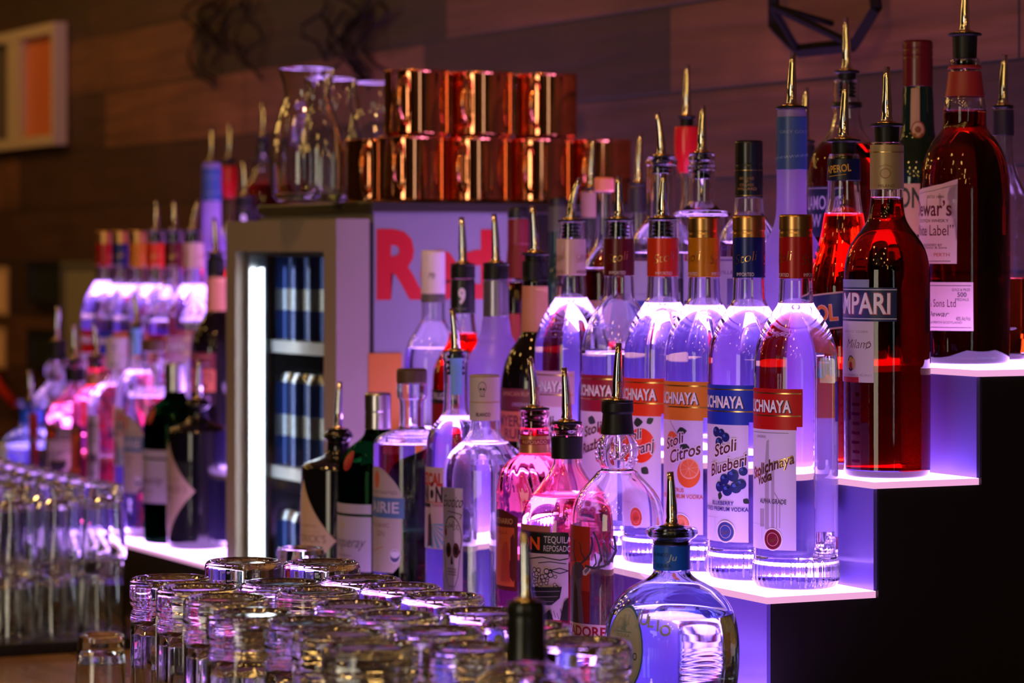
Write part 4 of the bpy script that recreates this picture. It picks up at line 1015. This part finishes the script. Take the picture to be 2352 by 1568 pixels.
def tanqueray():
    gg = glass('green_bottle_glass', (.035,.13,.06), 0, 1.46)
    b = Bottle('green_gin_bottle', 'dark green gin bottle with silver screw cap, red wax seal and white label', 'bottle', 868, 1.36, ZD,
        [(28,984),(30,990),(32,1000),(44,1012),(64,1026),(80,1044),(90,1068),(93,1100),(93,1395),(91,1420)], gg, 1010, tint('green_cast_gin', (.30,.5,.34)), seg=44)
    b.cap('silver_cap', [(28,903),(30,907),(30,944),(29,946),(30,950),(30,985)], pm('brushed_aluminium', (.62,.58,.60), .28, 1), ribs=36, ribz=(906,925))
    b.label('wax_seal', [('ell','b8283a',10,1055,7.2,22), ('ell','5a1018',10,1055,5.6,17), ('ell','c03040',10,1055,4.6,14), ('line','5a1018',[(8,1065),(10,1048),(12,1065)],.8)], Rref=.0415)
    b.label('label_strip', [('rect','a8a0b0',-44,46,1152,1174)])
    b.label('front_label', [('rect','a8a0b0',-44,46,1180,1305), ('text','3a3048','Tanqueray',8,1250,24,dict(width=58,shear=.35)), ('ell','b09a60',6,1200,2,7), ('rect','8a8098',-6,20,1268,1272), ('rect','b89a90',-6,24,1278,1281)])
    return b.root
def hendricks():
    b = Bottle('black_apothecary_bottle', 'black apothecary gin bottle with cream diamond label and pourer', 'bottle', 777, 1.362, ZD,
        [(22,986),(30,992),(34,1000),(34,1006),(26,1012),(25,1030),(30,1044),(50,1052),(70,1060),(82,1068),(86,1078),(86,1372),(83,1385)], pm('black_bottle_glass', (.004,.004,.006), .09, 0, .6), seg=44, sm=1)
    b.pourer(984, 880, 24, .04)
    dm = []
    for i in range(48):
        t = 2*PI*i/48; c_, s_ = math.cos(t), math.sin(t)
        dm.append((math.copysign(abs(c_)**2.3, c_)*50, 1235 - math.copysign(abs(s_)**2.3, s_)*138))
    b.label('front_label', [('poly','a8947c',dm), ('text','4a3c34','HENDRICK\u2019S',4,1240,17,dict(width=66)), ('text','6a5a4a','GIN',0,1262,12,dict(width=16)), ('line','7a6a58',[(-30,1216),(30,1216)],.4), ('text','6a5a4a','DISTILLED AND BOTTLED',2,1206,6,dict(width=44))])
    return b.root
DJ = donjulio(); CZ = cazadores(); ES = espolon(); CE = centenario(); EX = exotico(); ME = mezcal(); PR = prairie(); TA = tanqueray(); HE = hendricks()

# ---- the far display carries the same bottles in mirrored order
def far(root, px, Y, tier, lab, rotz=None):
    a_, Y_, z_ = place(px, Y)
    return copy_tree(root, (-a_, Y_, EYE+tier+.0004), rotz, lab, '')
LY = 1.465
for r_, px, lab in ((HE,455,'blurred black apothecary gin bottle with cream diamond label, beyond the fridge'), (TA,402,'blurred green gin bottle with silver cap, beyond the fridge'),
    (PR,352,'blurred gin bottle with wooden stopper, beyond the fridge between green bottle and mezcal'), (ME,314,'blurred mezcal bottle with blue neck tape, beyond the fridge'),
    (EX,268,'blurred white-capped tequila bottle, beyond the fridge'), (CE,222,'blurred pink tequila bottle with arched label, beyond the fridge'), (ES,172,'blurred tequila bottle with black banded label, beyond the fridge'),
    (CZ,131,'blurred stag tequila bottle with bright shoulders, beyond the fridge'), (DJ,70,'blurred squat round blue tequila bottle behind the stacked tumblers')):
    far(r_, px, LY if r_ is not DJ else 1.452, ZD, lab)
FARC = {'cream': 444, 'maroon': 400, 'orange': 358, 'amber': 318, 'blue': 279, 'red': 242}
for k_, px in FARC.items():
    far(STOLIS[k_], px, 1.584, ZC, 'blurred vodka bottle with %s neck foil, in the row beyond the fridge' % k_)['group'] = 'blurred vodka bottles beyond the fridge'
far(MY, 496, 1.584, ZC, 'blurred black rum bottle with orange neck label, beyond the fridge')
far(GOOSE, 486, 1.70, ZB, 'blurred frosted bottle with blue neck sleeve, beyond the fridge')
far(BEI.root, 405, 1.71, ZB, 'blurred bottle with pinkish neck and pourer, beyond the fridge above the vodka row')
far(RN, 527, 1.82, ZA, 'blurred red-sleeved bottle with pourer, beyond the fridge at the wall')
far(TUL, 605, 1.84, ZA, 'blurred whiskey bottle rising behind the fridge, closest to the glass carafes')
far(NI, 562, 1.70, ZB, 'blurred black-wrapped bottle with pourer just above the fridge door')

# ---- foreground bottle among the glasses
def fore():
    b = Bottle('black_necked_bottle', 'clear bottle with black-wrapped neck and pourer standing in front of the upturned glasses', 'bottle', 1208, .93, CT,
        [(38,1384),(41,1390),(41,1408),(39,1412),(40,1420),(40,1470),(42,1512),(50,1520),(90,1538),(118,1556),(132,1582),(134,1640),(134,2200),(130,2280)], CLEAR, 1900, water, seg=56)
    b.wrap('black_neck_wrap', 1386, 1512, pm('black_shrink_wrap', (.012,.014,.012), .28), .0012)
    b.pourer(1380, 1228, 40, -.03)
    return b.root
fore()

# ---------------------------------------------------------------- upturned tall glasses in three rows of seven
def tall_glass():
    H, R_ = .2295, .0362
    out = [(.0345,.0),(.0362,.0015),(.0364,.010),(.0360,.195),(.0352,.199),(.0336,.2010),(.0336,.2032),(.0358,.2052),(.0368,.2085),(.0368,.2225),(.0362,.2260),(.0348,.2280),(.0330,.2292),(.0316,.2290),(.0302,.2285),(.0298,.2283)]
    zig = [(.0284,.2262),(.0250,.2252)]; mid = [(.0225,.2266),(.012,.2262),(0,.2260)]
    inn = [(0,.1925),(.018,.1918),(.028,.1885),(.0315,.180),(.0322,.150),(.0330,.010),(.0334,.0)]
    prof = out + zig + mid + inn
    n0 = len(out); n1 = n0+len(zig)
    def mod(i, t, r, z):
        if n0 <= i < n1:
            k = 1 if i == n0 else -1
            return ((1+.03*(abs(((t*24/(2*PI)) % 1)*2-1)-.5), .0042*abs(((t*24/(2*PI)) % 1)*2-1) - .0022) if k > 0 else 1)
        if i >= n1+3 and .02 < z < .186: return 1 - .030*abs(math.cos(6*t))
        if i < n0 and .03 < z < .19: return 1 - .010*abs(math.cos(6*t))
        return 1
    bm = BM(); lathe(bm, prof + [prof[0]], 96, mod=mod)
    bmesh.ops.remove_doubles(bm, verts=bm.verts, dist=1e-7); bmesh.ops.recalc_face_normals(bm, faces=bm.faces[:])
    g = new_obj('upturned_glass', bm, glass('tumbler_glass', (.965,.965,.97), 0, 1.5), smooth=True)
    for p in g.data.polygons:                       # the cut ring of points stays faceted
        c = p.center; 
        if p.center.z > .222 and .0248 < math.hypot(c.x, c.y) < .0297: p.use_smooth = False
    return g
G = [(2.5753,.9103),(2.4908,.9056),(2.4076,.9007),(2.2978,.8811),(2.2254,.9026),(2.1502,.8966),(2.0685,.8874),
     (2.688,1.0229),(2.4985,.9865),(2.4231,.9897),(2.3166,.9787),(2.2326,.9778),(2.1274,.9686),(2.0288,.9516),
     (2.6441,1.0844),(2.4962,1.0621),(2.4209,1.0675),(2.3401,1.0697),(2.2232,1.0527),(2.1299,1.0452),(2.0198,1.0396)]
g0 = None; seven = ['seventh','sixth','fifth','fourth','third','second','first']
for i, (a_, Y_) in enumerate(G):
    if g0 is None: g0 = o = tall_glass()
    else: o = g0.copy(); C.objects.link(o)
    o.location = (-a_, Y_, CTZ); o.rotation_euler = (0, 0, random.uniform(0, .26))
    row = ['row away from the lit shelves', 'middle row', 'row along the lit shelves'][i//7]
    tag(o, 'tall upturned bar glass, %s, %s from the black-necked bottle' % (row, seven[i % 7]), 'glass', 'tall upturned bar glasses on the counter')

# small tumblers: a two-level stack on a rubber mat, and a few singles
def tumbler():
    bm = BM()
    out = [(.0285,.0),(.0298,.001),(.0300,.006),(.0288,.040),(.0272,.070),(.0262,.082),(.0260,.092),(.0252,.0975),(.0238,.0990),(.0205,.0985),(.017,.0965),(0,.0955)]
    inn = [(0,.082),(.015,.081),(.0222,.077),(.0245,.068),(.0262,.040),(.0274,.006),(.0274,0)]
    lathe(bm, out+inn+[out[0]], 48, mod=lambda i,t,r,z: 1-.035*abs(math.cos(4*t)) if .01 < z < .085 else 1)
    bmesh.ops.remove_doubles(bm, verts=bm.verts, dist=1e-7); bmesh.ops.recalc_face_normals(bm, faces=bm.faces[:])
    return new_obj('tumbler', bm, MATS['tumbler_glass'], smooth=True)
bm = BM(); box(bm, -4.62, -3.785, 1.095, 1.315, CTZ+.0005, CTZ+.016, 0, .002)
tag(new_obj('rubber_mat', bm, pm('black_rubber', (.006,.006,.007), .42, 0, .3)), 'black rubber bar mat under the stacked tumblers', 'mat')
t0 = tumbler(); first = True
cols_ = ['first','second','third','fourth','fifth','sixth','seventh','eighth','ninth','tenth']
for lv in range(2):
    for k in range(10):
        for j in range(3):
            if first: o = t0; first = False
            else: o = t0.copy(); C.objects.link(o)
            o.location = (-3.825-k*.0625-(j%2)*.004, 1.137+j*.061, CTZ+.0165+lv*.0998); o.rotation_euler = (0,0,random.uniform(0,1.5))
            tag(o, 'upturned small tumbler, %s layer of the mat stack, %s from its near end, %s file' % (('lower','upper')[lv], cols_[k], ('outer','middle','shelf-side')[j]), 'glass', 'stacked tumblers on the rubber mat')
for px, zc, lv, lab in ((232,3.34,0,'single upturned tumbler full of golden reflections beside the tall glasses'), (690,3.3,0,'lower tumbler of the pair before the black apothecary bottle'), (690,3.3,1,'upper tumbler of the pair before the black apothecary bottle')):
    q = (px-1176)/F; a_ = CS*zc - SN*q*zc; Y_ = SN*zc + CS*q*zc
    o = t0.copy(); C.objects.link(o); o.location = (-a_, Y_, CTZ+.0003+lv*.0998); tag(o, lab, 'glass'); o['group'] = 'loose upturned tumblers'

# ---------------------------------------------------------------- things on the timber wall
def wall_x(px):
    return -place(px, WALL_Y)[0]
def wall_z(px, y):
    a_, _, z_ = place(px, WALL_Y); return EYE - (y-580)*z_/F
# white framed two-light window sash on the far wall
r = empty('framed_sash', (wall_x(60), WALL_Y-.002, wall_z(100, 338)), 'white-framed two-pane sash with an orange right pane, high on the dark timber wall', 'window sash')
xr = wall_x(157)-wall_x(60); xl = wall_x(-60)-wall_x(60); hz = .262
bm = BM(); w_ = .022
frame(bm, xl, xr, 0, hz, -.03, -.001, w_, w_, w_, w_); ma, mb = wall_x(46)-wall_x(60), wall_x(74)-wall_x(60); box(bm, ma, mb, -.028, -.001, w_, hz-w_)
new_obj('sash_frame', bm, pm('cream_paint', (.46,.36,.24), .55), r)
bm = BM(); box(bm, mb, xr-w_, -.012, -.006, w_, hz-w_); new_obj('orange_pane', bm, pm('orange_lit_pane', (.62,.16,.05), .25), r)['label'] = 'orange pane'  # orange light on this pane is put into its base colour
bm = BM(); box(bm, xl+w_, ma, -.012, -.006, w_, hz-w_); new_obj('grey_pane', bm, pm('grey_backed_pane', (.12,.09,.07), .25), r)['label'] = 'grey pane'
# geometric wire ornament above the nearer display
r = empty('hexagon_ornament', (wall_x(1925), WALL_Y-.004, wall_z(1925, 55)), 'dark faceted hexagonal metal ornament on the wall above the whiskey bottles', 'wall ornament')
def wp(px, y): return (wall_x(px)-wall_x(1925), -.02, wall_z(px, y)-wall_z(1925, 55))
bm = BM()
hexp = [(1815,-60),(1815,62),(1872,118),(2000,105),(2052,20),(2040,-70)]
for a_, b_ in zip(hexp, hexp[1:]+hexp[:1]): tube(bm, [wp(*a_), wp(*b_)], .0085, 4)
for p in hexp[2:4]: tube(bm, [wp(*p), (wp(1925,20)[0], -.09, wp(1925,20)[2])], .005, 4)
tube(bm, [(0,-.004,0),(wp(1925,20)[0],-.09,wp(1925,20)[2])], .004, 6)
new_obj('wire_frame', bm, pm('blackened_metal', (.008,.006,.006), .9, 0, .1), r)
# dark twisted tubes standing in for branch-like shadows on the wall
def wall_shadow_lines(px0, px1, lab, seed):
    random.seed(seed); r = empty('wall_shadow', (wall_x((px0+px1)/2), WALL_Y-.004, wall_z((px0+px1)/2, 100)), lab, 'wall decoration', None)
    x0_ = wall_x((px0+px1)/2); z0_ = wall_z((px0+px1)/2, 100); bm = BM()
    for i in range(9):
        px = random.uniform(px0, px1); y = random.uniform(-40, 60); pts = []; ph = random.uniform(0, 6)
        for k_ in range(9):
            pts.append((wall_x(px)-x0_, -.012-.010*math.sin(ph+k_*.9), wall_z(px, y)-z0_)); px += 16*math.sin(ph+k_*.8)+random.uniform(-9,9); y += random.uniform(10, 30)
        tube(bm, pts, .0032, 5)
    new_obj('shadow_lines', bm, pm('shadow_dark', (.012,.008,.006), .95, 0, .05), r)
wall_shadow_lines(480, 650, 'dark twisted twig garland on the wall above the fridge door', 3)
wall_shadow_lines(745, 900, 'dark twisted twig garland on the wall above the copper mugs', 5)
# framed dark pictures and a grey board low on the far wall
def board(name, px0, px1, y0, y1, mat, lab, cat, fmat=None, d=.02):
    x0_, x1_ = wall_x(px0), wall_x(px1); cx = (x0_+x1_)/2; pc = (px0+px1)/2; zb = wall_z(pc, y1); h_ = wall_z(pc, y0)-zb
    r = empty(name, (cx, WALL_Y-.001, zb), lab, cat)
    bm = BM(); frame(bm, x0_-cx, x1_-cx, 0, h_, -d, -.001, .012, .012, .012, .012); new_obj('picture_frame', bm, fmat or BLK, r)
    bm = BM(); box(bm, x0_-cx+.012, x1_-cx-.012, -d*.6, -.001, .012, h_-.012); new_obj('picture', bm, mat, r)
board('wall_picture', 84, 156, 598, 700, pm('dark_green_print', (.014,.020,.014), .3), 'small black-framed dark picture on the far wall, upper of two', 'picture')
board('wall_picture', 82, 158, 756, 850, MATS['dark_green_print'], 'small black-framed dark picture on the far wall, lower of two', 'picture')
board('notice_board', 160, 262, 600, 860, pm('grey_green_board', (.22,.20,.13), .6), 'grey-green notice board on the far wall behind the vodka row', 'board', pm('board_edge', (.10,.09,.06), .6))
board('paper_notice', -60, 22, 612, 722, pm('tan_paper', (.75,.48,.26), .7), 'tan paper notice at the far end of the wall, upper one', 'notice', pm('tan_edge', (.5,.32,.18), .7), .006)
board('paper_notice', -60, 16, 750, 842, MATS['tan_paper'], 'tan paper notice at the far end of the wall, lower one', 'notice', MATS['tan_edge'], .006)
bm = BM(); x_ = wall_x(5)
tube(bm, [(wall_x(-60), WALL_Y-.02, wall_z(-60, 780)), (wall_x(0), WALL_Y-.02, wall_z(0, 850)), (wall_x(22), WALL_Y-.02, wall_z(22, 890)), (wall_x(52), WALL_Y-.02, wall_z(52, 925))], .010, 8)
tag(new_obj('red_cable', bm, pm('red_plastic', (.5,.01,.005), .4), smooth=True), 'thick red cable hanging on the far wall below the paper notices', 'cable')
